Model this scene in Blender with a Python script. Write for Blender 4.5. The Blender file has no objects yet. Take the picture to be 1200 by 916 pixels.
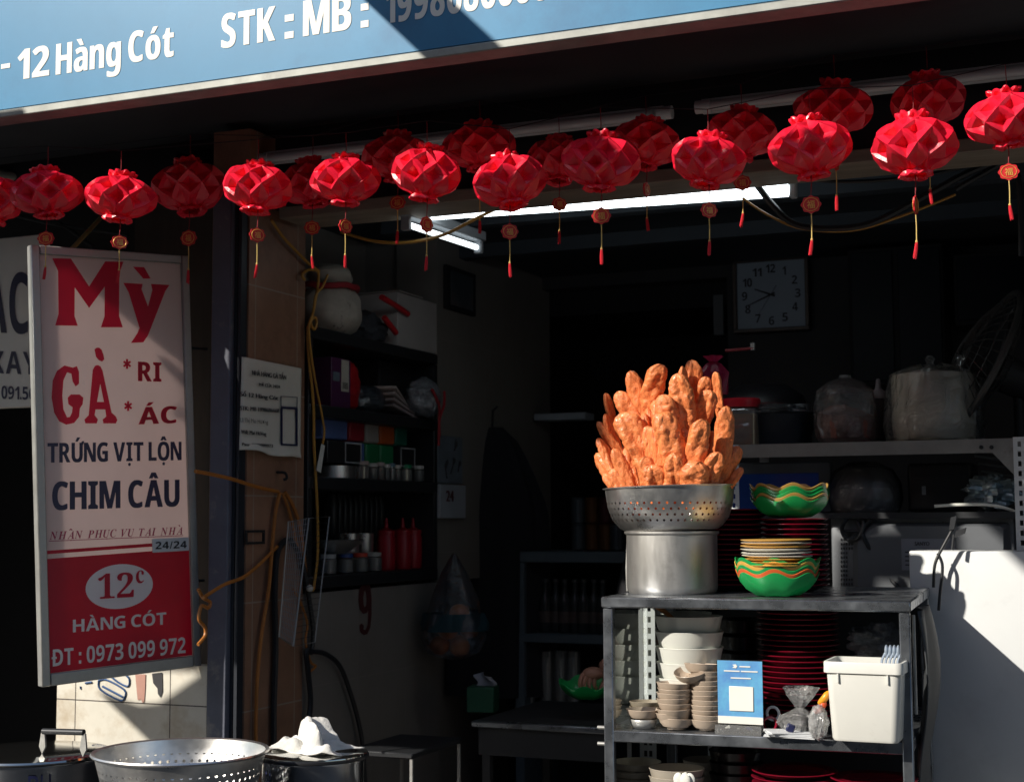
import bpy, bmesh, math, random
from mathutils import Vector, Matrix, noise
random.seed(7)
R = math.radians
SC = bpy.context.scene
COL = SC.collection

# ------------------------------------------------------------------ camera
F = 1750.0
cam_d = bpy.data.cameras.new('camera')
cam = bpy.data.objects.new('camera', cam_d)
COL.objects.link(cam)
SC.camera = cam
cam_d.sensor_fit = 'HORIZONTAL'
cam_d.sensor_width = 36.0
cam_d.lens = F / 1200 * 36
cam_d.clip_end = 300
C0 = Vector((0, 0, 1.55))
MROT = (Matrix.Rotation(R(23), 3, 'Z') @ Matrix.Rotation(R(90 + 4.95), 3, 'X') @ Matrix.Rotation(R(-0.25), 3, 'Z'))
cam.matrix_world = Matrix.Translation(C0) @ MROT.to_4x4()
cam_d.dof.use_dof = True
cam_d.dof.focus_distance = 4.2
cam_d.dof.aperture_fstop = 5.0

# ------------------------------------------------------------------ light
SUN = Vector((-1.0, -1.33, 1.0)).normalized()
world = bpy.data.worlds.new('World')
SC.world = world
world.use_nodes = True
nt = world.node_tree
nt.nodes.clear()
sky = nt.nodes.new('ShaderNodeTexSky')
sky.sky_type = 'NISHITA'
sky.sun_disc = False
sky.sun_elevation = math.asin(SUN.z)
sky.sun_rotation = math.atan2(SUN.x, SUN.y)
bg = nt.nodes.new('ShaderNodeBackground')
bg.inputs['Strength'].default_value = 0.10
wo = nt.nodes.new('ShaderNodeOutputWorld')
nt.links.new(sky.outputs[0], bg.inputs[0])
nt.links.new(bg.outputs[0], wo.inputs[0])
sl = bpy.data.lights.new('sun', 'SUN')
sl.energy = 5.0
sl.angle = R(0.55)
sl.color = (1.0, 0.93, 0.82)
sun = bpy.data.objects.new('sun', sl)
COL.objects.link(sun)
sun.rotation_euler = (-SUN).to_track_quat('-Z', 'Y').to_euler()
sun.location = (-6, -8, 9)
SC.view_settings.view_transform = 'Standard'
SC.view_settings.look = 'None'
SC.view_settings.exposure = 0.28
SC.view_settings.gamma = 1.0
SC.view_settings.use_curve_mapping = False
SC.render.engine = 'CYCLES'
SC.cycles.max_bounces = 8
SC.cycles.transparent_max_bounces = 24
SC.cycles.use_denoising = True
SC.cycles.sample_clamp_indirect = 6

# ------------------------------------------------------------------ photo rays to points at a known depth
def ray(px, py):
    return MROT @ Vector(((px - 600) / F, (458 - py) / F, -1.0))
def at(px, py, Y):
    r = ray(px, py)
    return C0 + r * ((Y - C0.y) / r.y)
def onX(px, py, X):
    r = ray(px, py)
    return C0 + r * ((X - C0.x) / r.x)
def onZ(px, py, Z):
    r = ray(px, py)
    return C0 + r * ((Z - C0.z) / r.z)
def onP(px, py, P, n):
    r = ray(px, py)
    return C0 + r * ((P - C0).dot(n) / r.dot(n))
def size_at(px, w, Y):
    """metres covered by w photo pixels at column px on depth Y"""
    r = ray(px, 520)
    return w / F * (Y / r.y)

# ------------------------------------------------------------------ materials
def pm(name, col, rough=.6, metal=0., var=.18, vs=6., bump=.0, bs=40., spec=.5, col2=None, c2s=3., c2p=(.55, .7),
       trl=0., coat=0., stretch=None, rvar=.0, em=0., emc=None):
    m = bpy.data.materials.new(name)
    m.use_nodes = True
    t = m.node_tree
    N, L = t.nodes, t.links
    b = N['Principled BSDF']
    b.inputs['Roughness'].default_value = rough
    b.inputs['Metallic'].default_value = metal
    b.inputs['Specular IOR Level'].default_value = spec
    if coat:
        b.inputs['Coat Weight'].default_value = coat
        b.inputs['Coat Roughness'].default_value = .12
    tc = N.new('ShaderNodeTexCoord')
    src = tc.outputs['Object']
    if stretch:
        mp = N.new('ShaderNodeMapping')
        mp.inputs['Scale'].default_value = stretch
        L.new(src, mp.inputs[0])
        src = mp.outputs[0]
    nz = N.new('ShaderNodeTexNoise')
    nz.inputs['Scale'].default_value = vs
    nz.inputs['Detail'].default_value = 6
    nz.inputs['Roughness'].default_value = .65
    L.new(src, nz.inputs['Vector'])
    mr = N.new('ShaderNodeMapRange')
    mr.inputs[1].default_value = .25
    mr.inputs[2].default_value = .75
    mr.inputs[3].default_value = 1 - var
    mr.inputs[4].default_value = 1 + var * .6
    L.new(nz.outputs[0], mr.inputs[0])
    mx = N.new('ShaderNodeMix')
    mx.data_type = 'RGBA'
    mx.blend_type = 'MULTIPLY'
    mx.inputs[0].default_value = 1.0
    mx.inputs[6].default_value = (*col, 1)
    L.new(mr.outputs[0], mx.inputs[7])
    cout = mx.outputs[2]
    if col2 is not None:
        n2 = N.new('ShaderNodeTexNoise')
        n2.inputs['Scale'].default_value = c2s
        n2.inputs['Detail'].default_value = 8
        n2.inputs['Roughness'].default_value = .7
        L.new(tc.outputs['Object'], n2.inputs['Vector'])
        m2 = N.new('ShaderNodeMapRange')
        m2.inputs[1].default_value, m2.inputs[2].default_value = c2p
        L.new(n2.outputs[0], m2.inputs[0])
        x2 = N.new('ShaderNodeMix')
        x2.data_type = 'RGBA'
        L.new(m2.outputs[0], x2.inputs[0])
        L.new(cout, x2.inputs[6])
        x2.inputs[7].default_value = (*col2, 1)
        cout = x2.outputs[2]
    L.new(cout, b.inputs['Base Color'])
    if rvar:
        r2 = N.new('ShaderNodeMapRange')
        r2.inputs[1].default_value = .3
        r2.inputs[2].default_value = .7
        r2.inputs[3].default_value = max(.02, rough - rvar)
        r2.inputs[4].default_value = min(1, rough + rvar)
        L.new(nz.outputs[0], r2.inputs[0])
        L.new(r2.outputs[0], b.inputs['Roughness'])
    if bump:
        nb = N.new('ShaderNodeTexNoise')
        nb.inputs['Scale'].default_value = bs
        nb.inputs['Detail'].default_value = 4
        L.new(src, nb.inputs['Vector'])
        bp = N.new('ShaderNodeBump')
        bp.inputs['Strength'].default_value = bump
        bp.inputs['Distance'].default_value = .01
        L.new(nb.outputs[0], bp.inputs['Height'])
        L.new(bp.outputs[0], b.inputs['Normal'])
    if em:
        b.inputs['Emission Color'].default_value = (*(emc or col), 1)
        b.inputs['Emission Strength'].default_value = em
    if trl:
        tr = N.new('ShaderNodeBsdfTranslucent')
        L.new(cout, tr.inputs['Color'])
        ms = N.new('ShaderNodeMixShader')
        ms.inputs[0].default_value = trl
        L.new(b.outputs[0], ms.inputs[1])
        L.new(tr.outputs[0], ms.inputs[2])
        L.new(ms.outputs[0], N['Material Output'].inputs[0])
    return m

def film(name, tint=(.95, .97, .97), gloss=.06, milky=.08, rough=.12, milk=(.8, .8, .8), wr=0., ws=14.):
    """clear sheet: transparent, with a fresnel gloss and a little milkiness"""
    m = bpy.data.materials.new(name)
    m.use_nodes = True
    t = m.node_tree
    N, L = t.nodes, t.links
    N.remove(N['Principled BSDF'])
    tr = N.new('ShaderNodeBsdfTransparent')
    tr.inputs[0].default_value = (*tint, 1)
    gl = N.new('ShaderNodeBsdfGlossy')
    gl.inputs['Roughness'].default_value = rough
    gl.inputs['Color'].default_value = (.9, .9, .9, 1)
    fr = N.new('ShaderNodeFresnel')
    fr.inputs[0].default_value = 1.45
    ad = N.new('ShaderNodeMath')
    ad.operation = 'ADD'
    ad.inputs[1].default_value = gloss
    L.new(fr.outputs[0], ad.inputs[0])
    di = N.new('ShaderNodeBsdfDiffuse')
    di.inputs[0].default_value = (*milk, 1)
    m1 = N.new('ShaderNodeMixShader')
    m1.inputs[0].default_value = milky
    L.new(tr.outputs[0], m1.inputs[1])
    L.new(di.outputs[0], m1.inputs[2])
    m2 = N.new('ShaderNodeMixShader')
    L.new(ad.outputs[0], m2.inputs[0])
    L.new(m1.outputs[0], m2.inputs[1])
    L.new(gl.outputs[0], m2.inputs[2])
    if wr:
        tc = N.new('ShaderNodeTexCoord')
        nb = N.new('ShaderNodeTexNoise')
        nb.inputs['Scale'].default_value = ws
        nb.inputs['Detail'].default_value = 5
        nb.inputs['Distortion'].default_value = 1.5
        L.new(tc.outputs['Object'], nb.inputs['Vector'])
        bp = N.new('ShaderNodeBump')
        bp.inputs['Strength'].default_value = wr
        bp.inputs['Distance'].default_value = .03
        L.new(nb.outputs[0], bp.inputs['Height'])
        for q in (gl, fr, di):
            L.new(bp.outputs[0], q.inputs['Normal'])
    L.new(m2.outputs[0], N['Material Output'].inputs[0])
    return m

def tiles(name, col, grout, tw, th, axis='Y', gw=.006, var=.15, rough=.35, off=(0, 0), bond=0, col2=None):
    """rectangular tiles laid in object space: axis = horizontal run, Z up"""
    m = pm(name, col, rough, var=var, vs=5, bump=.05, bs=25, col2=col2, c2s=4, c2p=(.5, .75))
    t = m.node_tree
    N, L = t.nodes, t.links
    b = N['Principled BSDF']
    tc = N.new('ShaderNodeTexCoord')
    sp = N.new('ShaderNodeSeparateXYZ')
    L.new(tc.outputs['Object'], sp.inputs[0])
    def line(sock, size, o):
        a = N.new('ShaderNodeMath'); a.operation = 'ADD'; a.inputs[1].default_value = o + 100 * size
        L.new(sock, a.inputs[0])
        d = N.new('ShaderNodeMath'); d.operation = 'DIVIDE'; d.inputs[1].default_value = size
        L.new(a.outputs[0], d.inputs[0])
        f = N.new('ShaderNodeMath'); f.operation = 'FRACT'
        L.new(d.outputs[0], f.inputs[0])
        g = N.new('ShaderNodeMath'); g.operation = 'LESS_THAN'; g.inputs[1].default_value = gw / size
        L.new(f.outputs[0], g.inputs[0])
        return g
    g1 = line(sp.outputs[axis], tw, off[0])
    g2 = line(sp.outputs['Z'], th, off[1])
    mx = N.new('ShaderNodeMath'); mx.operation = 'MAXIMUM'
    L.new(g1.outputs[0], mx.inputs[0]); L.new(g2.outputs[0], mx.inputs[1])
    old = b.inputs['Base Color'].links[0].from_socket
    x = N.new('ShaderNodeMix'); x.data_type = 'RGBA'
    L.new(mx.outputs[0], x.inputs[0]); L.new(old, x.inputs[6]); x.inputs[7].default_value = (*grout, 1)
    L.new(x.outputs[2], b.inputs['Base Color'])
    return m

def perforated(base, n_around, row_h, rad, r_at, z0, z1, slope=0.):
    """adds real see-through round holes to a turned metal wall (object space, axis Z)"""
    m = base.copy()
    t = m.node_tree
    N, L = t.nodes, t.links
    b = N['Principled BSDF']
    tc = N.new('ShaderNodeTexCoord')
    sp = N.new('ShaderNodeSeparateXYZ')
    L.new(tc.outputs['Object'], sp.inputs[0])
    def M(op, a, bb=None, c=None):
        q = N.new('ShaderNodeMath'); q.operation = op
        for i, s in enumerate((a, bb, c)):
            if s is None: continue
            if isinstance(s, (int, float)): q.inputs[i].default_value = s
            else: L.new(s, q.inputs[i])
        return q.outputs[0]
    ang = M('ARCTAN2', sp.outputs[1], sp.outputs[0])
    zr = M('DIVIDE', M('SUBTRACT', sp.outputs[2], z0), row_h)
    row = M('FLOOR', zr)
    par = M('MULTIPLY', M('MODULO', row, 2.0), .5)
    au = M('ADD', M('MULTIPLY', ang, n_around / (2 * math.pi)), M('ADD', par, 1000.0))
    fu = M('MULTIPLY', M('SUBTRACT', M('FRACT', au), .5), 2 * math.pi * r_at / n_around)
    fz = M('MULTIPLY', M('SUBTRACT', M('FRACT', zr), .5), row_h)
    d = M('SQRT', M('ADD', M('MULTIPLY', fu, fu), M('MULTIPLY', fz, fz)))
    hole = M('LESS_THAN', d, rad)
    inz = M('MULTIPLY', M('GREATER_THAN', sp.outputs[2], z0), M('LESS_THAN', sp.outputs[2], z1))
    k = M('MULTIPLY', hole, inz)
    tr = N.new('ShaderNodeBsdfTransparent')
    ms = N.new('ShaderNodeMixShader')
    L.new(k, ms.inputs[0]); L.new(b.outputs[0], ms.inputs[1]); L.new(tr.outputs[0], ms.inputs[2])
    L.new(ms.outputs[0], N['Material Output'].inputs[0])
    return m

# ------------------------------------------------------------------ mesh builder
class MB:
    def __init__(s):
        s.v, s.f, s.mi = [], [], []
    def add(s, vs, fs, mi=0):
        o = len(s.v)
        s.v += [Vector(v) for v in vs]
        for f in fs:
            s.f.append(tuple(i + o for i in f)); s.mi.append(mi)
        return s
    def box(s, c, sz, rot=None, bev=0., mi=0, seg=1):
        bm = bmesh.new()
        bmesh.ops.create_cube(bm, size=1)
        for v in bm.verts:
            v.co = Vector((v.co.x * sz[0], v.co.y * sz[1], v.co.z * sz[2]))
        if bev:
            bmesh.ops.bevel(bm, geom=list(bm.edges), offset=min(bev, min(sz) * .45), segments=seg, affect='EDGES', profile=.5)
        bm.verts.index_update()
        c = Vector(c)
        vs = [(rot @ v.co if rot else v.co) + c for v in bm.verts]
        s.add(vs, [[v.index for v in f.verts] for f in bm.faces], mi)
        bm.free()
        return s
    def span(s, a, b, **k):
        a, b = Vector(a), Vector(b)
        return s.box((a + b) / 2, [abs(x) for x in (b - a)], **k)
    def lathe(s, prof, n=32, c=(0, 0, 0), fn=None, mi=0, caps=(False, False), rot=None):
        c = Vector(c)
        vs, fs = [], []
        for j, (r, z) in enumerate(prof):
            for i in range(n):
                a = 2 * math.pi * i / n
                rr, zz = (r, z) if fn is None else fn(r, z, a, j)
                p = Vector((rr * math.cos(a), rr * math.sin(a), zz))
                vs.append((rot @ p if rot else p) + c)
        for j in range(len(prof) - 1):
            for i in range(n):
                k = (i + 1) % n
                fs.append((j * n + i, j * n + k, (j + 1) * n + k, (j + 1) * n + i))
        if caps[0]: fs.append(tuple(reversed(range(n))))
        if caps[1]: fs.append(tuple((len(prof) - 1) * n + i for i in range(n)))
        return s.add(vs, fs, mi)
    def tube(s, pts, r, n=6, mi=0, closed=False, caps=True):
        pts = [Vector(p) for p in pts]
        m = len(pts)
        vs, fs = [], []
        up = Vector((0, 0, 1))
        for i, p in enumerate(pts):
            if closed: t = pts[(i + 1) % m] - pts[i - 1]
            else: t = pts[min(i + 1, m - 1)] - pts[max(i - 1, 0)]
            if t.length < 1e-9: t = Vector((0, 0, 1))
            t.normalize()
            if i == 0:
                u = up if abs(t.z) < .9 else Vector((1, 0, 0))
                u = (u - t * u.dot(t)).normalized()
            else:
                u = u - t * u.dot(t)
                u = u.normalized() if u.length > 1e-6 else t.orthogonal().normalized()
            w = t.cross(u)
            rr = r[i] if isinstance(r, (list, tuple)) else r
            for k in range(n):
                a = 2 * math.pi * k / n
                vs.append(p + (u * math.cos(a) + w * math.sin(a)) * rr)
        for i in range(m if closed else m - 1):
            j = (i + 1) % m
            for k in range(n):
                l = (k + 1) % n
                fs.append((i * n + k, i * n + l, j * n + l, j * n + k))
        if caps and not closed:
            fs.append(tuple(reversed(range(n)))); fs.append(tuple((m - 1) * n + k for k in range(n)))
        return s.add(vs, fs, mi)
    def ball(s, c, r, n=16, m=10, rot=None, fn=None, mi=0):
        if not isinstance(r, (list, tuple)): r = (r, r, r)
        c = Vector(c); vs = []; fs = []
        for j in range(m + 1):
            th = math.pi * j / m
            for i in range(n):
                a = 2 * math.pi * i / n
                d = Vector((math.sin(th) * math.cos(a), math.sin(th) * math.sin(a), -math.cos(th)))
                k = fn(d) if fn else 1.
                p = Vector((d.x * r[0] * k, d.y * r[1] * k, d.z * r[2] * k))
                vs.append((rot @ p if rot else p) + c)
        for j in range(m):
            for i in range(n):
                k = (i + 1) % n
                fs.append((j * n + i, j * n + k, (j + 1) * n + k, (j + 1) * n + i))
        return s.add(vs, fs, mi)
    def plate(s, ring, thick, nrm, mi=0):
        """solid plate from an ordered 3-D outline"""
        ring = [Vector(p) for p in ring]; nrm = Vector(nrm).normalized() * thick
        n = len(ring)
        vs = ring + [p - nrm for p in ring]
        fs = [tuple(range(n)), tuple(reversed(range(n, 2 * n)))]
        for i in range(n):
            j = (i + 1) % n
            fs.append((i, i + n, j + n, j))
        return s.add(vs, fs, mi)
    def grid(s, fn, nu, nv, mi=0, closed_u=False):
        vs = [Vector(fn(i / nu, j / nv)) for j in range(nv + 1) for i in range(nu + (0 if closed_u else 1))]
        w = nu + (0 if closed_u else 1)
        fs = []
        for j in range(nv):
            for i in range(nu):
                k = (i + 1) % w
                fs.append((j * w + i, j * w + k, (j + 1) * w + k, (j + 1) * w + i))
        return s.add(vs, fs, mi)
    def mesh(s, name, mats, off=None, smooth=True, angle=38):
        me = bpy.data.meshes.new(name)
        o = Vector(off) if off is not None else Vector((0, 0, 0))
        me.from_pydata([v - o for v in s.v], [], s.f)
        if not isinstance(mats, (list, tuple)): mats = [mats]
        for m in mats: me.materials.append(m)
        me.polygons.foreach_set('material_index', s.mi)
        bm = bmesh.new(); bm.from_mesh(me)
        bmesh.ops.remove_doubles(bm, verts=bm.verts, dist=1e-6)
        bmesh.ops.recalc_face_normals(bm, faces=bm.faces)
        bm.to_mesh(me); bm.free()
        if smooth:
            me.shade_smooth()
            me.set_sharp_from_angle(angle=R(angle))
        me.update()
        return me
    def build(s, name, mats, parent=None, label=None, smooth=True, angle=38, wall=0., raw=False):
        """part of PARENT (vertices in world space unless raw), else a top-level mesh"""
        if parent is not None:
            off = None if raw else parent['_o']
            o = bpy.data.objects.new(name, s.mesh(name, mats, off, smooth, angle))
            COL.objects.link(o); o.parent = parent
            o['_o'] = list(off) if off is not None else [0, 0, 0]
        else:
            xs = [v.x for v in s.v]; ys = [v.y for v in s.v]; zs = [v.z for v in s.v]
            off = Vector(((min(xs) + max(xs)) / 2, (min(ys) + max(ys)) / 2, min(zs)))
            o = bpy.data.objects.new(name, s.mesh(name, mats, off, smooth, angle))
            COL.objects.link(o); o.location = off
            o['_o'] = list(off)
        if label: o['label'] = label
        if wall:
            md = o.modifiers.new('thickness', 'SOLIDIFY'); md.thickness = wall; md.offset = 0
        return o

def tag(o, label, cat, group=None, kind=None):
    o['label'] = label; o['category'] = cat
    if group: o['group'] = group
    if kind: o['kind'] = kind
    return o
def thing(name, label, cat, loc=(0, 0, 0), group=None, rz=0.):
    o = bpy.data.objects.new(name, None)
    COL.objects.link(o)
    o.location = loc; o.rotation_euler = (0, 0, rz); o.empty_display_size = .05
    o['_o'] = list(loc)
    return tag(o, label, cat, group)
def struct(o):
    o['kind'] = 'structure'; return o
def copy_tree(o, parent=None):
    c = o.copy(); COL.objects.link(c)
    if parent is not None: c.parent = parent
    for ch in list(o.children): copy_tree(ch, c)
    return c

ORD = ['', 'first', 'second', 'third', 'fourth', 'fifth', 'sixth', 'seventh', 'eighth', 'ninth', 'tenth', 'eleventh', 'twelfth',
       'thirteenth', 'fourteenth', 'fifteenth', 'sixteenth', 'seventeenth', 'eighteenth', 'nineteenth', 'twentieth', 'twenty-first',
       'twenty-second', 'twenty-third', 'twenty-fourth']

# ------------------------------------------------------------------ lettering
_tc = {}
def glyphs(s, bold=0., shear=0., space=1.):
    k = (s, bold, shear, space)
    if k in _tc: return _tc[k]
    c = bpy.data.curves.new('t', 'FONT'); c.body = s; c.offset = bold; c.shear = shear; c.space_character = space
    c.resolution_u = 4
    o = bpy.data.objects.new('t', c); COL.objects.link(o)
    bpy.context.view_layer.update()
    me = bpy.data.meshes.new_from_object(o.evaluated_get(bpy.context.evaluated_depsgraph_get()))
    vs = [(v.co.x, v.co.y) for v in me.vertices]; fs = [tuple(p.vertices) for p in me.polygons]
    bpy.data.objects.remove(o); bpy.data.curves.remove(c); bpy.data.meshes.remove(me)
    _tc[k] = (vs, fs)
    return vs, fs
def text(mb, s, O, A, H, lift, bold=.02, shear=0., space=1., mi=0, wave=None):
    """set S so that its ink runs from O to A along the baseline, capitals as tall as |H-O|"""
    vs, fs = glyphs(s, 0., shear, space)
    x0 = min(v[0] for v in vs); x1 = max(v[0] for v in vs)
    U = (A - O) / (x1 - x0); V = (H - O) / .682
    n = U.cross(V).normalized()
    k = 0
    for d in ((0.,) if bold < .025 else (-1., -.5, 0., .5, 1.)):
        q = d * bold * .9
        mb.add([O + U * (x - x0 + q) + V * y + n * (lift + k * .00012) for x, y in vs], fs, mi)
        k += 1
import unicodedata
_ST = {'sans': (0x1D5D4, 0x1D5EE, 0x1D7EC, .714), 'serif': (0x1D400, 0x1D41A, 0x1D7CE, .676), 'serifit': (0x1D468, 0x1D482, 0x1D7CE, .671)}
def layout(s, style, gap=.10, space=.34):
    """bold lettering with Vietnamese marks; capitals one unit tall"""
    A_, a_, d_, cap = _ST[style]
    out = []; pen = 0.; x0 = x1 = top = 0.
    def box(xa, ya, xb, yb): out.append(([(xa, ya), (xb, ya), (xb, yb), (xa, yb)], [(0, 1, 2, 3)]))
    def poly(p): out.append((p, [tuple(range(len(p)))]))
    for ch in unicodedata.normalize('NFD', s):
        o = ord(ch)
        if ch == ' ': pen += space; continue
        if o >= 0x300 and o < 0x370:
            cx = (x0 + x1) / 2
            if o == 0x300: poly([(cx - .22, top + .27), (cx - .02, top + .27), (cx + .12, top + .06), (cx - .02, top + .06)])
            elif o in (0x301, 0x309): poly([(cx + .22, top + .27), (cx - .12 + .14, top + .27), (cx - .12, top + .06), (cx + .02, top + .06)][::-1])
            elif o == 0x302:
                poly([(cx - .24, top + .06), (cx - .09, top + .06), (cx, top + .17), (cx, top + .28), (cx - .09, top + .28)])
                poly([(cx + .24, top + .06), (cx + .09, top + .28), (cx, top + .28), (cx, top + .17), (cx + .09, top + .06)]); top += .24
            elif o == 0x323: poly([(cx + .085 * math.cos(k * .785), -.17 + .085 * math.sin(k * .785)) for k in range(8)])
            elif o == 0x31B: poly([(x1 - .10, .84), (x1 + .04, .90), (x1 + .12, 1.08), (x1 + .01, 1.08), (x1 - .10, .98)])
            continue
        if ch in ':-/.,':
            w = .2; x0 = pen
            if ch == ':': box(pen, 0, pen + w, .2); box(pen, .5, pen + w, .7)
            if ch == '-': w = .32; box(pen, .30, pen + w, .45)
            if ch == '.': w = .18; box(pen, 0, pen + w, .18)
            if ch == '/': w = .34; poly([(pen, 0), (pen + .12, 0), (pen + w, 1), (pen + w - .12, 1)])
            x1 = pen + w; pen = x1 + gap; continue
        b = 'D' if ch in 'Đ' else ch
        if 'A' <= b <= 'Z': g = chr(A_ + ord(b) - 65)
        elif 'a' <= b <= 'z': g = chr(a_ + ord(b) - 97)
        else: g = chr(d_ + ord(b) - 48)
        vs, fs = glyphs(g, 0., 0., 1.)
        m0 = min(v[0] for v in vs); m1 = max(v[0] for v in vs)
        out.append(([((x - m0) / cap + pen, y / cap) for x, y in vs], fs))
        x0, x1 = pen, pen + (m1 - m0) / cap; top = max(v[1] for v in vs) / cap
        if ch == 'Đ': out.append(([(x0 - .10, .43), (x0 + .32, .43), (x0 + .32, .56), (x0 - .10, .56)], [(0, 1, 2, 3)]))
        pen = x1 + gap
    return out
def btext(mb, s, O, A, H, lift, style='sans', gap=.10, space=.34, heavy=0.):
    L = layout(s, style, gap, space)
    xs = [p[0] for q in L for p in q[0]]
    x0, x1 = min(xs), max(xs)
    U = (A - O) / (x1 - x0); V = H - O; n = U.cross(V).normalized()
    for k, d in enumerate((0.,) if not heavy else (0., -heavy, heavy)):
        for i, (vs, fs) in enumerate(L):
            mb.add([O + U * (x - x0 + d) + V * y + n * (lift + .00008 * (i % 3) + .0003 * k) for x, y in vs], fs)
def fill(mb, contours, proj, mi=0):
    """flat shape from closed outlines (inner ones cut holes); proj maps (x, y) to space"""
    c = bpy.data.curves.new('s', 'CURVE'); c.dimensions = '2D'; c.fill_mode = 'BOTH'
    for ct in contours:
        sp = c.splines.new('POLY'); sp.points.add(len(ct) - 1); sp.use_cyclic_u = True
        for p, q in zip(sp.points, ct): p.co = (q[0] * .01, -q[1] * .01, 0, 1)
    o = bpy.data.objects.new('s', c); COL.objects.link(o)
    bpy.context.view_layer.update()
    me = bpy.data.meshes.new_from_object(o.evaluated_get(bpy.context.evaluated_depsgraph_get()))
    vs = [proj(v.co.x * 100, -v.co.y * 100) for v in me.vertices]; fs = [tuple(p.vertices) for p in me.polygons]
    bpy.data.objects.remove(o); bpy.data.curves.remove(c); bpy.data.meshes.remove(me)
    mb.add(vs, fs, mi)
def smooth_path(pts, n=8):
    pts = [Vector(p) for p in pts]; out = []
    for i in range(len(pts) - 1):
        p0 = pts[max(i - 1, 0)]; p1 = pts[i]; p2 = pts[i + 1]; p3 = pts[min(i + 2, len(pts) - 1)]
        for k in range(n):
            t = k / n
            out.append(.5 * ((2 * p1) + (p2 - p0) * t + (2 * p0 - 5 * p1 + 4 * p2 - p3) * t * t + (3 * p1 - p0 - 3 * p2 + p3) * t ** 3))
    out.append(pts[-1])
    return out
def solid_ring(mb, prof_out, prof_in, **k):
    mb.lathe(list(prof_out) + list(reversed(prof_in)), **k)
# ------------------------------------------------------------------ palette
M = {}
M['asphalt'] = pm('concrete_road', (.075, .074, .072), .9, bump=.4, bs=120)
M['paving'] = tiles('paving', (.13, .125, .115), (.07, .07, .07), .3, .3, 'X')
M['floor'] = pm('shop_floor', (.12, .11, .1), .5, bump=.1)
M['browntile'] = tiles('brown_tile', (.30, .165, .105), (.32, .27, .22), .275, .36, 'Y', .005, .3, .42, (.06, .30), col2=(.15, .08, .055))
M['walltile'] = tiles('wall_tile', (.21, .195, .18), (.24, .22, .2), .20, .46, 'Y', .003, .12, .5, (.02, .1))
M['whitetile'] = tiles('white_tile', (.68, .65, .57), (.06, .05, .045), .40, .215, 'X', .004, .14, .4, (.10, .068), col2=(.42, .33, .22))
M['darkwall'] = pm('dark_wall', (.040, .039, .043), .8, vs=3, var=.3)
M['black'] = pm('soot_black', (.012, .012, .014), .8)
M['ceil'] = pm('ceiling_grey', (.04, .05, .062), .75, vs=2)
M['soffit'] = pm('soffit_metal', (.055, .06, .07), .55, vs=2, var=.3)
M['greypost'] = pm('grey_blue_paint', (.11, .12, .16), .55, var=.2, vs=7, bump=.15, bs=30, col2=(.26, .25, .24), c2s=9, c2p=(.6, .75))
M['shutter'] = pm('dark_channel', (.035, .04, .05), .4, .3)
M['board'] = pm('weathered_board', (.27, .22, .17), .7, vs=4, var=.3, stretch=(1, 6, 6))
M['wood'] = pm('dark_timber', (.045, .032, .024), .7, vs=5, var=.4, stretch=(5, 5, 1))
M['blue'] = pm('fascia_blue', (.028, .20, .385), .42, var=.16, vs=1.6, bump=.03, bs=6, spec=.35, col2=(.018, .115, .25), c2s=1.3, c2p=(.50, .74))
M['white'] = pm('white_vinyl', (.74, .73, .68), .5, var=.06)
M['alu'] = pm('aluminium', (.40, .40, .385), .42, .55, var=.2, vs=12, rvar=.1)
M['signwhite'] = pm('sign_acrylic', (.90, .77, .75), .2, var=.06, vs=3, trl=.66, col2=(.62, .54, .5), c2s=5, c2p=(.62, .8))
M['signred'] = pm('sign_red', (.72, .010, .06), .3, var=.12, vs=4, trl=.5)
M['signletter'] = pm('sign_white_letter', (.80, .72, .72), .3, var=.05)
M['navy'] = pm('navy_vinyl', (.018, .022, .075), .4)
M['purple'] = pm('purple_vinyl', (.42, .015, .09), .4)
M['steel'] = pm('stainless', (.80, .79, .77), .33, .96, var=.18, vs=9, rvar=.1, bump=.05, bs=18, col2=(.45, .44, .42), c2s=5, c2p=(.58, .8))
M['steel2'] = pm('brushed_stainless', (.27, .29, .32), .3, .88, var=.28, vs=10, rvar=.12, stretch=(1, 1, 1), col2=(.13, .14, .15), c2s=12, c2p=(.6, .75))
M['whitepaint'] = pm('white_paint', (.66, .68, .70), .5, var=.08, vs=3)
M['darkmetal'] = pm('dark_metal', (.03, .032, .036), .45, .4)
M['blackpl'] = pm('black_plastic', (.02, .02, .023), .4)
M['cableY'] = pm('yellow_cable', (.50, .26, .045), .5, var=.3)
M['cableO'] = pm('orange_cable', (.42, .15, .025), .5, var=.25)
M['cableK'] = pm('black_cable', (.016, .018, .022), .45)
M['paper'] = pm('notice_paper', (.66, .64, .57), .8, var=.08, vs=10, bump=.3, bs=9)
M['ink'] = pm('printed_ink', (.03, .03, .035), .7)

# ------------------------------------------------------------------ ground and street
def ground_sheet(name, x0, x1, y0, y1, z, m, thick=.1):
    return struct(MB().span((x0, y0, z - thick), (x1, y1, z)).build(name, m))
ground_sheet('road', -60, 60, -60, 2.2, 0, M['asphalt'])
ground_sheet('pavement', -60, 60, 2.2, 4.28, .13, M['paving'], .2)
ground_sheet('ground', -60, 60, 4.28, 60, .10, M['asphalt'])
ground_sheet('shop_floor', -3.5, 1.5, 4.284, 7.6, .135, M['floor'], .03)

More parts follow.
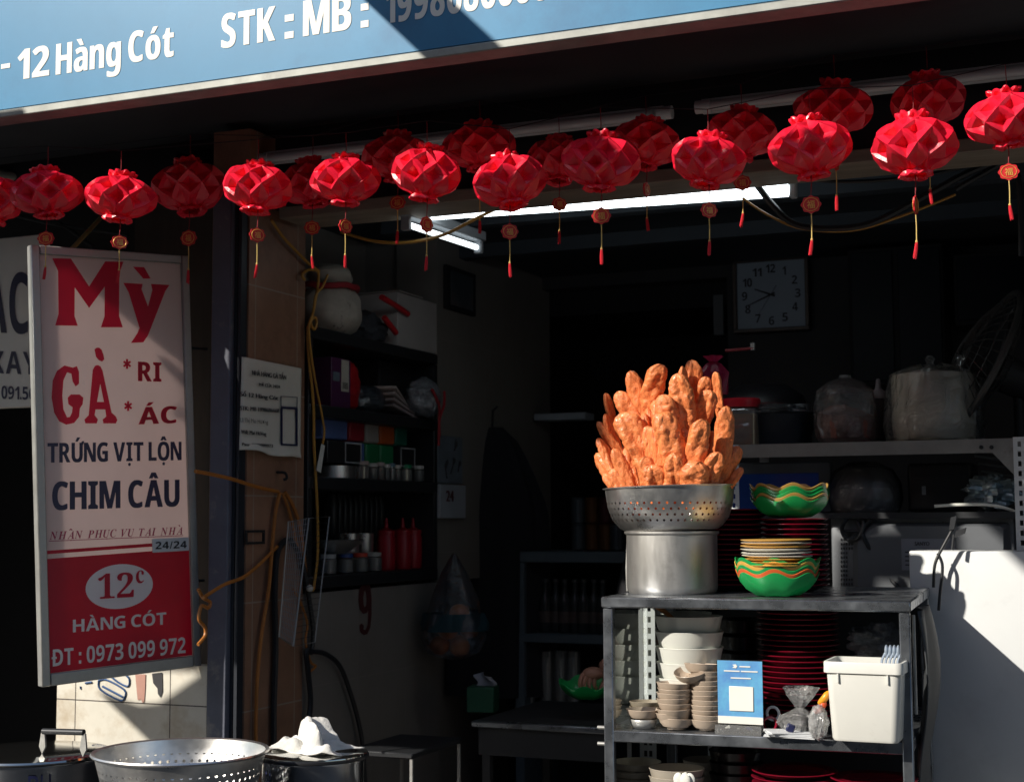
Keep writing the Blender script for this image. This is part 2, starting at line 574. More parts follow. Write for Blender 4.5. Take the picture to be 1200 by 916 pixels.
# ------------------------------------------------------------------ the shop building
XL = -2.80
bld = thing('shop_building', 'dark open-fronted eatery interior with brown and grey tiled walls behind the lanterns', 'building', (-1, 5.5, .135))
def bpart(name, mb, m, **k): return mb.build(name, m, bld, **k)
bpart('tiled_pillar', MB().span((-2.95, 4.30, .135), (XL, 4.67, 2.9)), M['browntile'])
w = MB()
w.span((-3.0, 4.672, .135), (XL - .002, 5.80, 1.29))
w.span((-3.0, 5.775, 1.292), (XL - .002, 7.1, 2.9))
w.span((-3.22, 4.67, 1.2), (-3.17, 5.9, 2.9))
w.span((-3.2, 5.80, .135), (-3.002, 7.1, 2.9))
bpart('left_wall', w, M['walltile'])
# back wall with a dark doorway
pa = at(600, 342, 7.0); pb = at(852, 342, 7.0)
w = MB()
w.span((-3.2, 7.0, .135), (pa.x, 7.15, 2.9))
w.span((pb.x, 7.0, .135), (1.5, 7.15, 2.9))
w.span((pa.x, 7.0, pa.z), (pb.x, 7.15, 2.9))
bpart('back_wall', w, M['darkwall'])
w = MB()
w.span((pa.x - .1, 8.2, .135), (pb.x + .1, 8.3, 2.6)); w.span((pa.x - .1, 7.151, .135), (pa.x - .02, 8.2, 2.6)); w.span((pb.x + .02, 7.151, .135), (pb.x + .1, 8.2, 2.6))
w.span((pa.x - .1, 7.151, 2.6), (pb.x + .1, 8.3, 2.75)); w.span((pa.x - .1, 7.151, .13), (pb.x + .1, 8.3, .134))
bpart('doorway_recess', w, M['black'])
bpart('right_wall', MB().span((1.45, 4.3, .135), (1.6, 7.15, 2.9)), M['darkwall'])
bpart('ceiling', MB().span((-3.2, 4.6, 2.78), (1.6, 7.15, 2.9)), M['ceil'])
c = MB()
for yy in (5.35, 6.0): c.span((-2.85, yy, 2.72), (1.45, yy + .07, 2.779))
bpart('ceiling_joist', c, M['ceil'])
bpart('roof', MB().span((-3.2, 4.5, 2.905), (1.6, 8.4, 3.05)), M['black'])
bpart('upper_facade', MB().span((-7, 4.45, 2.99), (4, 4.75, 6.8)), M['darkwall'])
bpart('lintel', MB().span((-3.05, 4.46, 2.646), (1.6, 4.60, 2.98)), M['darkmetal'])
# soffit between fascia and lintel
bpart('soffit', MB().span((-5, 3.66, 2.93), (3.0, 4.46, 2.975)), M['soffit'])
# weathered beam under the lintel
b0 = at(330, 258, 4.44)
bpart('beam', MB().span((b0.x, 4.42, 2.603), (1.6, 4.62, 2.645), bev=.004), M['board'])
# front jamb: paint-worn post and the shutter channel beside it
ja = at(245, 560, 4.24); jb = at(268, 560, 4.24); jc = at(275, 560, 4.24)
bpart('door_post', MB().span((ja.x, 4.24, .13), (jb.x - .002, 4.40, 2.7), bev=.004), M['greypost'])
ch = MB()
xe = XL - .006
ch.span((jb.x, 4.262, .13), (jb.x + .010, 4.298, 2.7)); ch.span((xe - .012, 4.262, .13), (xe, 4.298, 2.7)); ch.span((jb.x + .0105, 4.285, .13), (xe - .0125, 4.297, 2.7))
bpart('shutter_channel', ch, M['shutter'])
# tiled dado left of the post, dark timber above, neighbour's black recess
ta = at(66, 850, 4.30); tb = ja.x - .003
bpart('tiled_dado', MB().span((ta.x, 4.30, .13), (tb, 4.42, 1.065)), M['whitetile'])
wl = at(158, 280, 4.34).x
bpart('timber_panel', MB().span((wl, 4.34, 1.067), (tb, 4.44, 2.75)), M['wood'])
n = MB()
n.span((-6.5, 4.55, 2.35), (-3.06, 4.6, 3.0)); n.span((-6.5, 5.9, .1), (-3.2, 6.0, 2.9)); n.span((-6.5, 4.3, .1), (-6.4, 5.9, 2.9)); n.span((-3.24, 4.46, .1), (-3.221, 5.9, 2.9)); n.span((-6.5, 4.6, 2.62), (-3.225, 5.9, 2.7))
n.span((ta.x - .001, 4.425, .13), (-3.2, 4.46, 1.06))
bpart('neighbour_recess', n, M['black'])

# painted marks on the dado
P = lambda x, y: at(x / 4, 690 + y / 4, 4.297)
mk = MB()
def stroke(mb, pts, wpx, mi=0, proj=P):
    q = [proj(*p) for p in pts]
    mb.tube(smooth_path(q, 4), wpx, n=4, mi=mi)
stroke(mk, [(462, 428), (470, 470), (560, 520), (585, 505), (580, 470), (500, 425), (462, 428)], .0035)
stroke(mk, [(480, 455), (575, 505)], .004)
stroke(mk, [(520, 410), (560, 440), (600, 455), (605, 420), (585, 400)], .0035)
stroke(mk, [(400, 440), (430, 436)], .004); stroke(mk, [(376, 455), (377, 468)], .003)
bpart('painted_number', mk, pm('blue_marker', (.03, .09, .24), .6))
mk = MB()
fill(mk, [[(634, 400), (682, 398), (680, 470), (676, 525), (668, 533), (660, 515), (645, 520), (640, 470)]], P)
bpart('peeling_patch', mk, pm('pink_smear', (.46, .25, .20), .7))
mk = MB()
fill(mk, [[(712, 395), (760, 390), (762, 480), (752, 508), (740, 490), (738, 465), (718, 440)]], P)
bpart('chipped_patch', mk, M['ink'])

# ------------------------------------------------------------------ blue fascia signboard
YF = 3.60
fz = at(505, 70, YF).z
xr = at(1330, 20, YF).x; xl = -5.0
fa = thing('fascia_signboard', 'long blue shop fascia with white lettering and a pale metal bottom edge', 'signboard', ((xl + xr) / 2, YF, fz))
MB().span((xl, YF, fz + .03), (xr, YF + .06, fz + 1.15)).build('panel', M['blue'], fa)
tr = MB()
tr.span((xl, YF - .012, fz), (xr, YF + .07, fz + .024), bev=.003)
tr.build('edge_trim', pm('weathered_trim', (.30, .31, .29), .55, .3, var=.3, vs=9, col2=(.2, .2, .19), c2s=7, c2p=(.55, .75)), fa)
MB().span((xl, YF + .062, fz + .03), (xr, YF + .09, fz + 1.15)).build('backing', M['darkmetal'], fa)
lt = MB()
def ftext(s, l, r, hpx, **k):
    O = at(*l, YF); A = at(*r, YF)
    A.z = O.z if abs(A.z - O.z) < .03 else A.z
    btext(lt, s, O, A, O + Vector((0, 0, size_at((l[0] + r[0]) / 2, hpx, YF))), .0008, gap=.17, space=.4, heavy=.032)
ftext('-', (2, 92), (11, 91), 38)
ftext('12', (21, 94), (57, 90), 37)
ftext('Hàng', (66, 88), (141, 79), 38)
ftext('Cót', (151, 74), (203, 68), 38)
ftext('STK', (260, 57), (322, 49), 42)
ftext(':', (335, 46), (343, 45), 42)
ftext('MB', (356, 43), (411, 36), 44)
ftext(':', (424, 33), (431, 32), 42)
ftext('1998686666', (452, 28), (642, 3), 45)
lt.build('lettering', M['white'], fa, smooth=False)
# a projecting square steel arm above the fascia: its shadow crosses the blue panel
am = thing('awning_arm', 'square steel arm jutting out over the street above the blue fascia', 'beam', (-2.45, 3.6, 3.7))
sc = at(530, 50, YF)
ax = sc.x - .75 * 1.1; az = sc.z + .75 * 1.1
MB().span((ax - .063, YF - 2.2, az - .063), (ax + .063, YF + .9, az + .063), bev=.01).build('arm', M['darkmetal'], am)
MB().span((ax - .12, YF + .84, az - .2), (ax + .12, YF + .86, az + .2)).build('wall_plate', M['darkmetal'], am)

# ------------------------------------------------------------------ hanging vertical lightbox sign
Lp = at(43, 545, 3.74); Rp = at(229, 545, 4.25)
u = Vector((Rp.x - Lp.x, Rp.y - Lp.y, 0)); W = u.length; u.normalize()
nrm = Vector((u.y, -u.x, 0))
if nrm.dot(C0 - Lp) < 0: nrm = -nrm
S = lambda x, y: onP(x, y, Lp, nrm)
zt = (S(37, 289).z + S(222, 297).z) / 2; zb = (S(45, 803).z + S(232, 783).z) / 2
T = .05
vs_ = thing('vertical_lightbox_sign', 'tall white and red hanging sign offering noodles and chicken, with an aluminium frame', 'sign', (*(Lp + u * W / 2 - nrm * T / 2).xy, zb))
Rot = Matrix((u, -nrm, Vector((0, 0, 1)))).transposed()
TILT = Matrix.Rotation(R(2.9), 3, nrm)
def sbox(mb, a0, a1, z0, z1, d0, d1, **k):
    c = Lp + u * (a0 + a1) / 2 - nrm * (d0 + d1) / 2; c.z = (z0 + z1) / 2
    pv = Lp + u * W / 2; pv.z = (zt + zb) / 2
    c = pv + TILT @ (c - pv)
    mb.box(c, (a1 - a0, d1 - d0, z1 - z0), rot=TILT @ Rot, **k)
fw = .028
f = MB()
for a0, a1, z0, z1 in ((0, fw, zb, zt), (W - fw, W, zb, zt), (fw + .001, W - fw - .001, zb, zb + fw + .01), (fw + .001, W - fw - .001, zt - fw, zt)):
    sbox(f, a0, a1, z0, z1, 0, .034, bev=.003)
f.build('frame', M['alu'], vs_)
p = MB(); sbox(p, fw, W - fw, zb + fw, zt - fw, .012, .02); pan = p.build('panel', M['signwhite'], vs_)
Ps = Lp - nrm * .0115
Z4 = lambda x, y: onP(x / 3.983, 270 + y / 3.983, Ps, nrm)
Z5 = lambda x, y: onP(x / 3.983, 480 + y / 3.983, Ps, nrm)
Z6 = lambda x, y: onP(x / 4, 690 + y / 4, Ps, nrm)
lift = nrm * .0015
rd = MB()
up = lambda fn: (lambda x, y: fn(x, y) + lift)
fill(rd, [[(243, 130), (330, 132), (415, 262), (490, 145), (575, 147), (556, 200), (555, 400), (572, 452), (470, 452), (487, 400), (488, 262), (415, 362), (348, 266), (347, 400), (362, 445), (257, 443), (272, 390), (270, 190)]], up(Z4))
fill(rd, [[(575, 245), (665, 250), (660, 275), (690, 355), (710, 278), (704, 250), (790, 255), (770, 285), (690, 490), (668, 522), (610, 525), (640, 480), (650, 455), (600, 290)]], up(Z4))
fill(rd, [[(620, 170), (672, 172), (702, 225), (668, 225)]], up(Z4))
fill(rd, [[(340, 640), (358, 633), (368, 660), (368, 715), (352, 728), (338, 705), (332, 668), (312, 662), (295, 700), (290, 770), (295, 835), (312, 872), (325, 870), (335, 850), (338, 825), (318, 810), (315, 780), (330, 765), (370, 765), (388, 780), (385, 810), (372, 830), (368, 870), (345, 898), (308, 906), (275, 890), (252, 850), (240, 780), (245, 700), (265, 655), (300, 630)]], up(Z4))
fill(rd, [[(432, 650), (442, 632), (455, 628), (468, 634), (478, 655), (520, 850), (540, 868), (547, 885), (540, 900), (482, 900), (478, 882), (495, 868), (490, 835), (445, 835), (441, 862), (456, 882), (450, 900), (398, 900), (393, 882), (413, 862)], [(452, 800), (484, 800), (467, 715)]], up(Z4))
fill(rd, [[(440, 555), (450, 547), (462, 547), (473, 556), (482, 580), (486, 602), (475, 612), (460, 605), (447, 590)]], up(Z4))
for (cx, cy) in ((592, 623), (597, 819)):
    for k in range(3):
        a = R(90 + 60 * k); dx, dy = 19 * math.cos(a), 23 * math.sin(a); ex, ey = 5 * math.sin(a), -5 * math.cos(a)
        fill(rd, [[(cx + dx + ex, cy + dy + ey), (cx + dx - ex, cy + dy - ey), (cx - dx - ex, cy - dy - ey), (cx - dx + ex, cy - dy + ey)]], (lambda k: lambda x, y: Z4(x, y) + lift * (1 + .15 * k))(k))
def st(mb, s, l, r, h, Z, style='sans', gap=.10, space=.34, heavy=0., **k): btext(mb, s, Z(*l), Z(*r), Z(*h), .0015, style, gap, space, heavy)
st(rd, 'RI', (645, 703), (750, 706), (645, 612), Z4, gap=.14, heavy=.03)
st(rd, 'ÁC', (648, 905), (822, 898), (648, 825), Z4, gap=.14, heavy=.03)
rd.build('red_lettering', M['signred'], vs_)
nv = MB()
st(nv, 'TRỨNG VỊT LỘN', (222, 247), (845, 235), (222, 155), Z5, gap=.14, heavy=.025)
st(nv, 'CHIM CÂU', (245, 468), (835, 450), (245, 336), Z5, gap=.14, heavy=.03)
nv.build('navy_lettering', M['navy'], vs_)
pv = MB()
st(pv, 'NHẬN PHỤC VỤ TẠI NHÀ', (230, 606), (852, 581), (230, 569), Z5, style='serifit', gap=.03, space=.66)
fill(pv, [[(228, 611), (854, 585), (854, 588), (228, 614)]], up(Z5))
pv.build('purple_lettering', M['purple'], vs_)
# red lower field
def rect_on(mb, q, Z, th): mb.plate([Z(*p) + nrm * th for p in q], th * .9, nrm)
r_ = MB(); rect_on(r_, [(204, 685), (886, 657), (905, 990), (214, 1010)], Z5, .001); zr0 = Z5(204, 685).z
rf = MB(); q0 = Lp + u * (fw + .002) + nrm * 0; 
a0, a1 = fw + .001, W - fw - .001
sbox(rf, a0, a1, zb + fw + .011, (Z5(204, 685).z + Z5(886, 657).z) / 2, .0105, .0118); rf.build('red_field', M['signred'], vs_)
ln = MB(); zl = (Z5(205, 657).z + Z5(705, 631).z) / 2
sbox(ln, a0, a1 - .12, zl - .005, zl + .006, .0105, .0118); ln.build('red_line', M['signred'], vs_)
ov = MB(); fill(ov, [[(555 + 157 * math.cos(t * math.pi / 24), 824 + (104 * math.sin(t * math.pi / 24)) - 12 * math.cos(t * math.pi / 24)) for t in range(48)]], lambda x, y: Z5(x, y) + nrm * .0022)
bd = ov.build('oval_badge', M['signletter'], vs_)
ob = MB()
def st2(mb, s, l, r, h, Z, lf, style='sans', gap=.10, **k): btext(mb, s, Z(*l), Z(*r), Z(*h), lf, style, gap)
st2(ob, '12', (455, 882), (622, 872), (455, 772), Z5, .004, style='serif')
st2(ob, 'c', (632, 808), (670, 806), (632, 724), Z5, .004, style='serif')
ob.build('number_lettering', M['signred'], bd)
wt = MB()
st2(wt, 'HÀNG CÓT', (340, 202), (778, 164), (340, 143), Z6, .0025, bold=.045)
st2(wt, 'ĐT : 0973 099 972', (240, 362), (868, 298), (240, 283), Z6, .0025, bold=.04)
wt.build('white_lettering', M['signletter'], vs_)
pl = MB(); rect_on(pl, [(708, 602), (878, 594), (880, 656), (711, 666)], Z5, .004)
pb = pl.build('hours_plate', M['whitepaint'], vs_)
pt = MB(); st2(pt, '24/24', (722, 650), (868, 644), (722, 616), Z5, .0055, bold=.03); pt.build('plate_lettering', M['ink'], pb)
for zz in (zb + .3, zt - .3):
    q = Lp + u * (W - .012) - nrm * .02
    MB().tube([(q.x, q.y, zz), (q.x + .03, 4.30, zz)], .005, 8).build('bracket', M['darkmetal'], vs_)

# ------------------------------------------------------------------ neighbour's sign further left
YN = 4.12
a_ = at(-110, 290, YN); b_ = at(48, 476, YN)
ns = thing('neighbour_sign', 'rust-stained white board with navy lettering behind the tall hanging sign', 'sign', ((a_.x + b_.x) / 2, YN, b_.z))
MB().span((a_.x, YN, b_.z), (b_.x, YN + .03, a_.z), bev=.003).build('board', pm('old_white_board', (.74, .74, .69), .5, var=.1, vs=4, col2=(.36, .22, .1), c2s=5, c2p=(.66, .8)), ns)
nl = MB()
def nt_(s, l, r, h): btext(nl, s, at(*l, YN), at(*r, YN), at(*h, YN), .002)
nt_('ẠCH', (-20, 389), (62, 392), (-20, 319)); nt_('XAY', (-12, 437), (44, 439), (-12, 411)); nt_('091.567', (2, 467), (50, 469), (2, 452))
nl.build('lettering', M['navy'], ns)

# crumpled pale tarpaulin, pole and pipe over the neighbour's opening
def crumple(p00, p10, p01, p11, nu, nv, amp, sc, seed, nrmv):
    nrmv = Vector(nrmv).normalized()
    def fn(s, t):
        p = (p00 * (1 - s) + p10 * s) * (1 - t) + (p01 * (1 - s) + p11 * s) * t
        k = noise.noise(p * sc + Vector((seed, 0, 0))) + .6 * abs(noise.noise(p * sc * 2.3 + Vector((0, seed, 0)))) + .3 * noise.noise(p * sc * 5)
        return p + nrmv * amp * k
    return fn
tp = MB().grid(crumple(at(-120, 236, 4.75), at(168, 285, 4.75), at(-120, 330, 4.5), at(168, 330, 4.5), 0, 0, .09, 5, 3, (.2, -1, .4)), 50, 14)
tag(tp.build('tarpaulin', pm('pale_tarpaulin', (.62, .66, .66), .4, var=.2, trl=.2, col2=(.4, .32, .22), c2s=3, c2p=(.62, .75)), wall=.003), 'crumpled pale tarpaulin bunched above the tall hanging sign at far left', 'tarpaulin')
tag(MB().tube([at(84, 292, 4.2), at(140, 232, 4.6)], .008, 8).build('bamboo_pole', pm('yellow_pole', (.62, .5, .2), .5)), 'thin slanted yellow pole just above the tall hanging sign', 'pole')
tag(MB().tube([at(-120, 186, 4.36), at(42, 212, 4.6)], .022, 12).build('drain_pipe', pm('cream_pipe', (.6, .57, .46), .5)), 'short cream pipe under the awning at far left', 'pipe')
for i, (pp, lb) in enumerate((([(-60, 235), (60, 262), (150, 275)], 'sagging black cable above the tall hanging sign, uppermost of the two'), ([(-60, 262), (40, 250), (110, 290)], 'sagging black cable above the tall hanging sign, lower of the two'))):
    tag(MB().tube(smooth_path([at(x, y, 4.42) for x, y in pp]), .007, 6).build('overhead_cable', M['cableK']), lb, 'cable', 'black cables over the neighbouring stall')

# ------------------------------------------------------------------ street side, out of frame: added sun blocker, opposite building
cn = thing('sun_blocker', 'added unseen canopy on poles shading the left of the shop from the street', 'blocker', (-5.7, 2.3, .13))  # unseen, added only to keep direct sun off the left interior
UV = lambda uu, ww, Y: Vector((uu - .75 * (4 - Y), Y, ww + .75 * (4 - Y)))
Yc = 2.3
for ring in ([UV(-1.86, 1.27, Yc), UV(-1.86, 2.13, Yc), UV(-2.80, 2.2, Yc), UV(-2.80, 2.36, Yc), UV(-3.01, 2.36, Yc), UV(-3.01, 1.27, Yc)],
             [UV(-3.205, 1.27, Yc), UV(-3.205, 2.52, Yc), UV(-4.2, 2.52, Yc), UV(-4.2, 3.5, Yc), UV(-8.5, 3.5, Yc), UV(-8.5, 1.27, Yc)]):
    MB().plate(ring, .02, (0, -1, 0)).build('tarpaulin', M['darkmetal'], cn)  # added blocker sheets, outlined by where their shade should fall
for (ua, ub, wa, wb) in ((-1.858, -1.705, 1.98, 2.198), (-3.203, -2.85, 2.365, 2.51), (-1.855, -1.43, 2.2, 2.355), (-1.27, -.5, 2.2, 2.355)):
    MB().plate([UV(ua, wa, Yc), UV(ub, wa, Yc), UV(ub, wb, Yc), UV(ua, wb, Yc)], .02, (0, -1, 0)).build('blocker_strip', M['darkmetal'], cn)  # added strips that stop leftover sun on microwave, post and rack
uw = lambda x, y: (lambda p: UV(p.x + .75 * (4 - p.y), p.z - .75 * (4 - p.y), Yc + .05))(at(x, y, 4.297))
MB().plate([uw(116, 812), uw(140, 821), uw(165, 829), uw(188, 826), uw(205, 815), uw(250, 783), uw(262, 850), uw(262, 990), uw(300, 990)], .02, (0, -1, 0)).build('dado_blocker', M['darkmetal'], cn)  # added sheet cut to the outline of the shadow wanted on the dado
for xx in (-9.6, -6.5):
    MB().tube([(xx, 2.34, .0), (xx, 2.34, 2.8)], .03, 10).build('pole', M['alu'], cn)  # supports of the added blocker
ob_ = thing('opposite_building', 'plain ochre building with dark windows across the street', 'building', (0, -10, 0))
w = MB()
w.span((-20, -14, 0), (18, -10, 9.4))
w.build('wall', pm('ochre_wall', (.22, .19, .15), .8, vs=2), ob_)
for k in range(9):
    MB().span((-16.5 + k * 3.6, -9.99, 1.0), (-14.7 + k * 3.6, -9.93, 3.2)).build('window', M['shutter'], ob_)
    MB().span((-16.5 + k * 3.6, -9.99, 4.6), (-14.7 + k * 3.6, -9.93, 6.8)).build('window', M['shutter'], ob_)
# ------------------------------------------------------------------ paper lanterns
M['redpaper'] = pm('red_paper', (.98, .016, .055), .34, spec=.7, var=.12, vs=14, bump=.12, bs=60, trl=.16)
M['redcard'] = pm('red_card', (.62, .02, .025), .45)
M['gold'] = pm('gold_print', (.85, .52, .12), .35, .25)
M['cord'] = pm('gold_cord', (.70, .50, .14), .6)
M['tassel'] = pm('red_tassel', (.65, .015, .03), .7)
M['string'] = pm('red_string', (.25, .012, .02), .7)

def lantern_body(seed):
    rnd = random.Random(seed)
    mb = MB()
    prof = [(.030, .092), (.052, .098), (.044, .080), (.086, .058), (.111, .020), (.111, -.022), (.084, -.060), (.044, -.082), (.054, -.097), (.034, -.092)]
    N = 18
    jig = {}
    def fn(r, z, a, j):
        i = int(round(a / (2 * math.pi) * N)) % N
        k = 1 if (i + j) % 2 == 0 else -1
        amp = (.03, .06, .08, .20, .20, .20, .20, .08, .07, .03)[j]
        jj = rnd.uniform(-.06, .06)
        return r * (1 + amp * k + jj) * (1 if k > 0 else .97), z + rnd.uniform(-.0035, .0035) + (.003 * k if j in (1, 8) else 0)
    vs, fs = [], []
    for j, (r, z) in enumerate(prof):
        for i in range(N):
            a = 2 * math.pi * i / N
            rr, zz = fn(r, z, a, j)
            vs.append((rr * math.cos(a), rr * math.sin(a), zz))
    for j in range(len(prof) - 1):
        for i in range(N):
            k = (i + 1) % N
            A, B, C_, D = j * N + i, j * N + k, (j + 1) * N + k, (j + 1) * N + i
            if (i + j) % 2 == 0: fs += [(A, B, C_), (A, C_, D)]
            else: fs += [(A, B, D), (B, C_, D)]
    mb.add(vs, fs)
    bm = bmesh.new()
    me = mb.mesh('t', M['redpaper'], smooth=False)
    # soften each facet a little so that paper folds read as creased, not cut
    bm.from_mesh(me)
    bmesh.ops.subdivide_edges(bm, edges=bm.edges, cuts=2, smooth=.5, use_grid_fill=True)
    out = MB()
    bm.verts.index_update()
    out.add([v.co.copy() for v in bm.verts], [[v.index for v in f.verts] for f in bm.faces])
    bm.free()
    return out

def make_lantern(seed, rot):
    t = thing('paper_lantern', 'x', 'lantern', group='red paper lanterns hung along the awning')
    body = lantern_body(seed).build('paper_body', M['redpaper'], t, raw=True, angle=24)
    MB().tube([(0, 0, .085), (.002, 0, .13), (0, .001, .19)], .0016, 5).build('hanging_string', M['string'], t, raw=True)
    # scalloped medallion
    zc = -.185
    mb = MB()
    ring = []
    for k in range(40):
        a = 2 * math.pi * k / 40
        rr = .0295 * (1 + .07 * math.cos(8 * a))
        ring.append(Vector((rr * math.cos(a) * 1.06, -.0025, zc + rr * math.sin(a) * .94)))
    mb.plate(ring, .005, (0, -1, 0))
    R3 = Matrix.Rotation(rot, 3, 'Z')
    mb.v = [R3 @ v for v in mb.v]
    md = mb.build('medallion', M['redcard'], t, raw=True)
    ch = MB()
    for sgn in (1, -1):
        O = Vector((-.0125 * sgn, -.0042 * sgn, zc - .011)); A = Vector((.0125 * sgn, -.0042 * sgn, zc - .011))
        text(ch, '福', O, A, O + Vector((0, 0, .019)), 0, bold=.02)
        rr_ = [Vector((.0225 * math.cos(2 * math.pi * k / 28) * 1.06 * sgn, -.0042 * sgn, zc + .0225 * math.sin(2 * math.pi * k / 28) * .94)) for k in range(28)]
        ch.tube(rr_, .0009, 4, closed=True)
    ch.v = [R3 @ v for v in ch.v]
    ch.build('lettering', M['gold'], md, raw=True, smooth=False)
    MB().tube([(0, 0, -.088), (.003, .001, -.12), (0, 0, -.158)], .0013, 5).tube([(.004, 0, -.088), (.001, .001, -.12), (0, 0, -.158)], .0013, 5).build('medallion_string', M['string'], t, raw=True)
    MB().tube([(0, 0, -.213), (.001, 0, -.25), (0, .001, -.296)], .0019, 5).ball((0, 0, -.298), .0045, 8, 6).build('cord', M['cord'], t, raw=True)
    rnd = random.Random(seed)
    tb = MB()
    tb.tube([(0, 0, -.3), (.001, 0, -.306)], [.0035, .0045], 7)
    dx = rnd.uniform(-.009, .009)
    for k in range(9):
        a = 2 * math.pi * k / 9
        tb.tube([(.003 * math.cos(a), .003 * math.sin(a), -.304), (.0045 * math.cos(a) + dx * .4, .0045 * math.sin(a), -.325), (.0042 * math.cos(a) + dx, .0042 * math.sin(a), -.345 - rnd.uniform(0, .008))], .0017, 4)
    tb.build('tassel', M['tassel'], t, raw=True)
    return t, body

protos = []
YFR, YBK = 3.86, 4.10
# (photo column, photo row, width in px, row, turn of the medallion, label)
LAN = [
    (-14, 234, 86, 'F', .2, 'sunlit red paper lantern cut by the left edge of the photo'),
    (55, 226, 86, 'F', .3, 'red paper lantern above the left end of the tall white and red sign'),
    (141, 231, 84, 'F', .9, 'red paper lantern above the middle of the tall white and red sign'),
    (222, 219, 86, 'B', .15, 'shaded red lantern of the back row above the right edge of the tall sign'),
    (302, 220, 86, 'F', 1.0, 'sunlit red lantern in front of the brown tiled pillar'),
    (366, 214, 80, 'B', .5, 'shaded red lantern half hidden by the sunlit one to its right near the pillar'),
    (405, 211, 84, 'F', 1.2, 'sunlit red lantern hanging above the dark shelf with the carton'),
    (466, 184, 84, 'B', .1, 'shaded red lantern overlapped by the sunlit one at the left end of the lit tube'),
    (500, 203, 86, 'F', 1.25, 'sunlit red lantern in front of the left end of the lit tube'),
    (562, 172, 86, 'B', 1.4, 'shaded red lantern behind the lowest hanging sunlit one'),
    (597, 212, 88, 'F', .6, 'sunlit red lantern reaching lowest over the lit tube, tilted petals'),
    (655, 188, 78, 'B', .8, 'narrow shaded red lantern beside the unlit white tube, tassel over the dark doorway'),
    (704, 190, 92, 'F', .25, 'half lit red lantern over the middle of the lit tube'),
    (757, 168, 86, 'B', 1.5, 'shaded red lantern at the right end of the first unlit white tube'),
    (830, 188, 90, 'F', .7, 'bright sunlit red lantern over the right part of the lit tube'),
    (869, 157, 84, 'B', .15, 'shaded red lantern at the left end of the second unlit white tube'),
    (949, 173, 96, 'F', .1, 'bright sunlit red lantern hanging just above the square clock'),
    (978, 128, 94, 'B', 1.45, 'dark shaded red lantern high behind the one above the clock'),
    (1071, 171, 100, 'F', 1.5, 'bright sunlit red lantern above the dark glass cabinet'),
    (1087, 119, 92, 'B', 1.5, 'nearly black shaded lantern high behind the one above the glass cabinet'),
    (1180, 139, 100, 'F', .15, 'sunlit red lantern cut by the right edge of the photo'),
]
tops = {'F': [], 'B': []}
for i, (px, py, wpx, row, turn, lab) in enumerate(LAN):
    t, body = make_lantern(i * 13 + 5, turn)
    Y = (YFR if row == 'F' else YBK) + random.uniform(-.02, .02)
    if px < 80: Y = 3.70
    elif px < 200: Y = 3.76
    p = at(px, py, Y)
    t.location = p
    s = size_at(px, wpx, Y) / .270
    t.scale = (s * random.uniform(.97, 1.04), s, s * random.uniform(.93, 1.05))
    ry = 0 if lab.find('tilted') < 0 else .22
    body.rotation_euler = (random.uniform(-.15, .15), random.uniform(-.13, .13) + ry, random.uniform(0, 6.28))
    t['label'] = lab
    tops[row].append(p + Vector((0, 0, .19 * t.scale.z)))
for row, lb in (('F', 'thin wire carrying the front row of red lanterns'), ('B', 'thin wire carrying the back row of red lanterns')):
    pts = tops[row]
    pts = [pts[0] + Vector((-1.2, 0, .0))] + pts + [pts[-1] + Vector((1.0, 0, .0))]
    tag(MB().tube(pts, .0014, 5).build('hanging_wire', M['darkmetal']), lb, 'wire', 'wires carrying the lanterns')

# ------------------------------------------------------------------ fluorescent fittings
def tube_lamp(lab, a, b, r, glass, body_m, Yb=.03, group=None):
    a, b = Vector(a), Vector(b)
    d = (b - a).normalized()
    t = thing('tube_lamp', lab, 'lamp', (a + b) / 2, group)
    MB().tube([a + d * .03, b - d * .03], r, 14).build('glass_tube', glass, t)
    side = d.cross(Vector((0, 0, 1))).normalized()
    if side.y < 0: side = -side
    c = (a + b) / 2 + Vector((0, 0, .034 + r)) 
    L_ = (b - a).length
    rot = Matrix((d, side, d.cross(side))).transposed()
    MB().box(c, (L_ + .02, .05, .04), rot=rot, bev=.005).build('batten', body_m, t)
    for q in (a, b):
        s_ = 1 if q is a else -1
        MB().box(q + d * s_ * .012 + Vector((0, 0, .008)), (.022, .034, .05 + r), rot=rot, bev=.004).build('end_cap', body_m, t)
    return t
glow = bpy.data.materials.new('tube_glow'); glow.use_nodes = True
gb = glow.node_tree.nodes['Principled BSDF']
gb.inputs['Emission Color'].default_value = (.86, .96, 1, 1); gb.inputs['Emission Strength'].default_value = 4.2
glow2 = glow.copy(); glow2.name = 'dim_tube_glow'; glow2.node_tree.nodes['Principled BSDF'].inputs['Emission Strength'].default_value = 1.6
off = pm('unlit_tube', (.60, .58, .60), .25, var=.05)
tube_lamp('bright fluorescent tube glowing white above the shop opening', at(489, 252, 4.72), at(934, 222, 4.72), .022, glow, M['whitepaint'])
tube_lamp('second glowing tube on the left wall, running back into the shop', at(474, 262, 4.55) , onX(562, 291, at(474, 262, 4.55).x), .011, glow2, pm('batten_grey', (.30, .32, .34), .5))
def off_tube(lab, l, r, Y):
    a, b = at(*l, Y), at(*r, Y); b.z = a.z = (a.z + b.z) / 2
    t = thing('tube_lamp', lab, 'lamp', (a + b) / 2, 'unlit tubes under the awning')
    MB().tube([a + Vector((.03, 0, 0)), b - Vector((.03, 0, 0))], .017, 14).build('glass_tube', off, t)
    for q in (a, b):
        MB().tube([q + Vector((-.012, 0, 0)), q + Vector((.035, 0, 0))], .021, 12).build('end_cap', M['whitepaint'], t)
    MB().span((a.x, Y + .02, a.z - .012), (b.x, Y + .045, a.z + .03)).build('batten', M['whitepaint'], t)
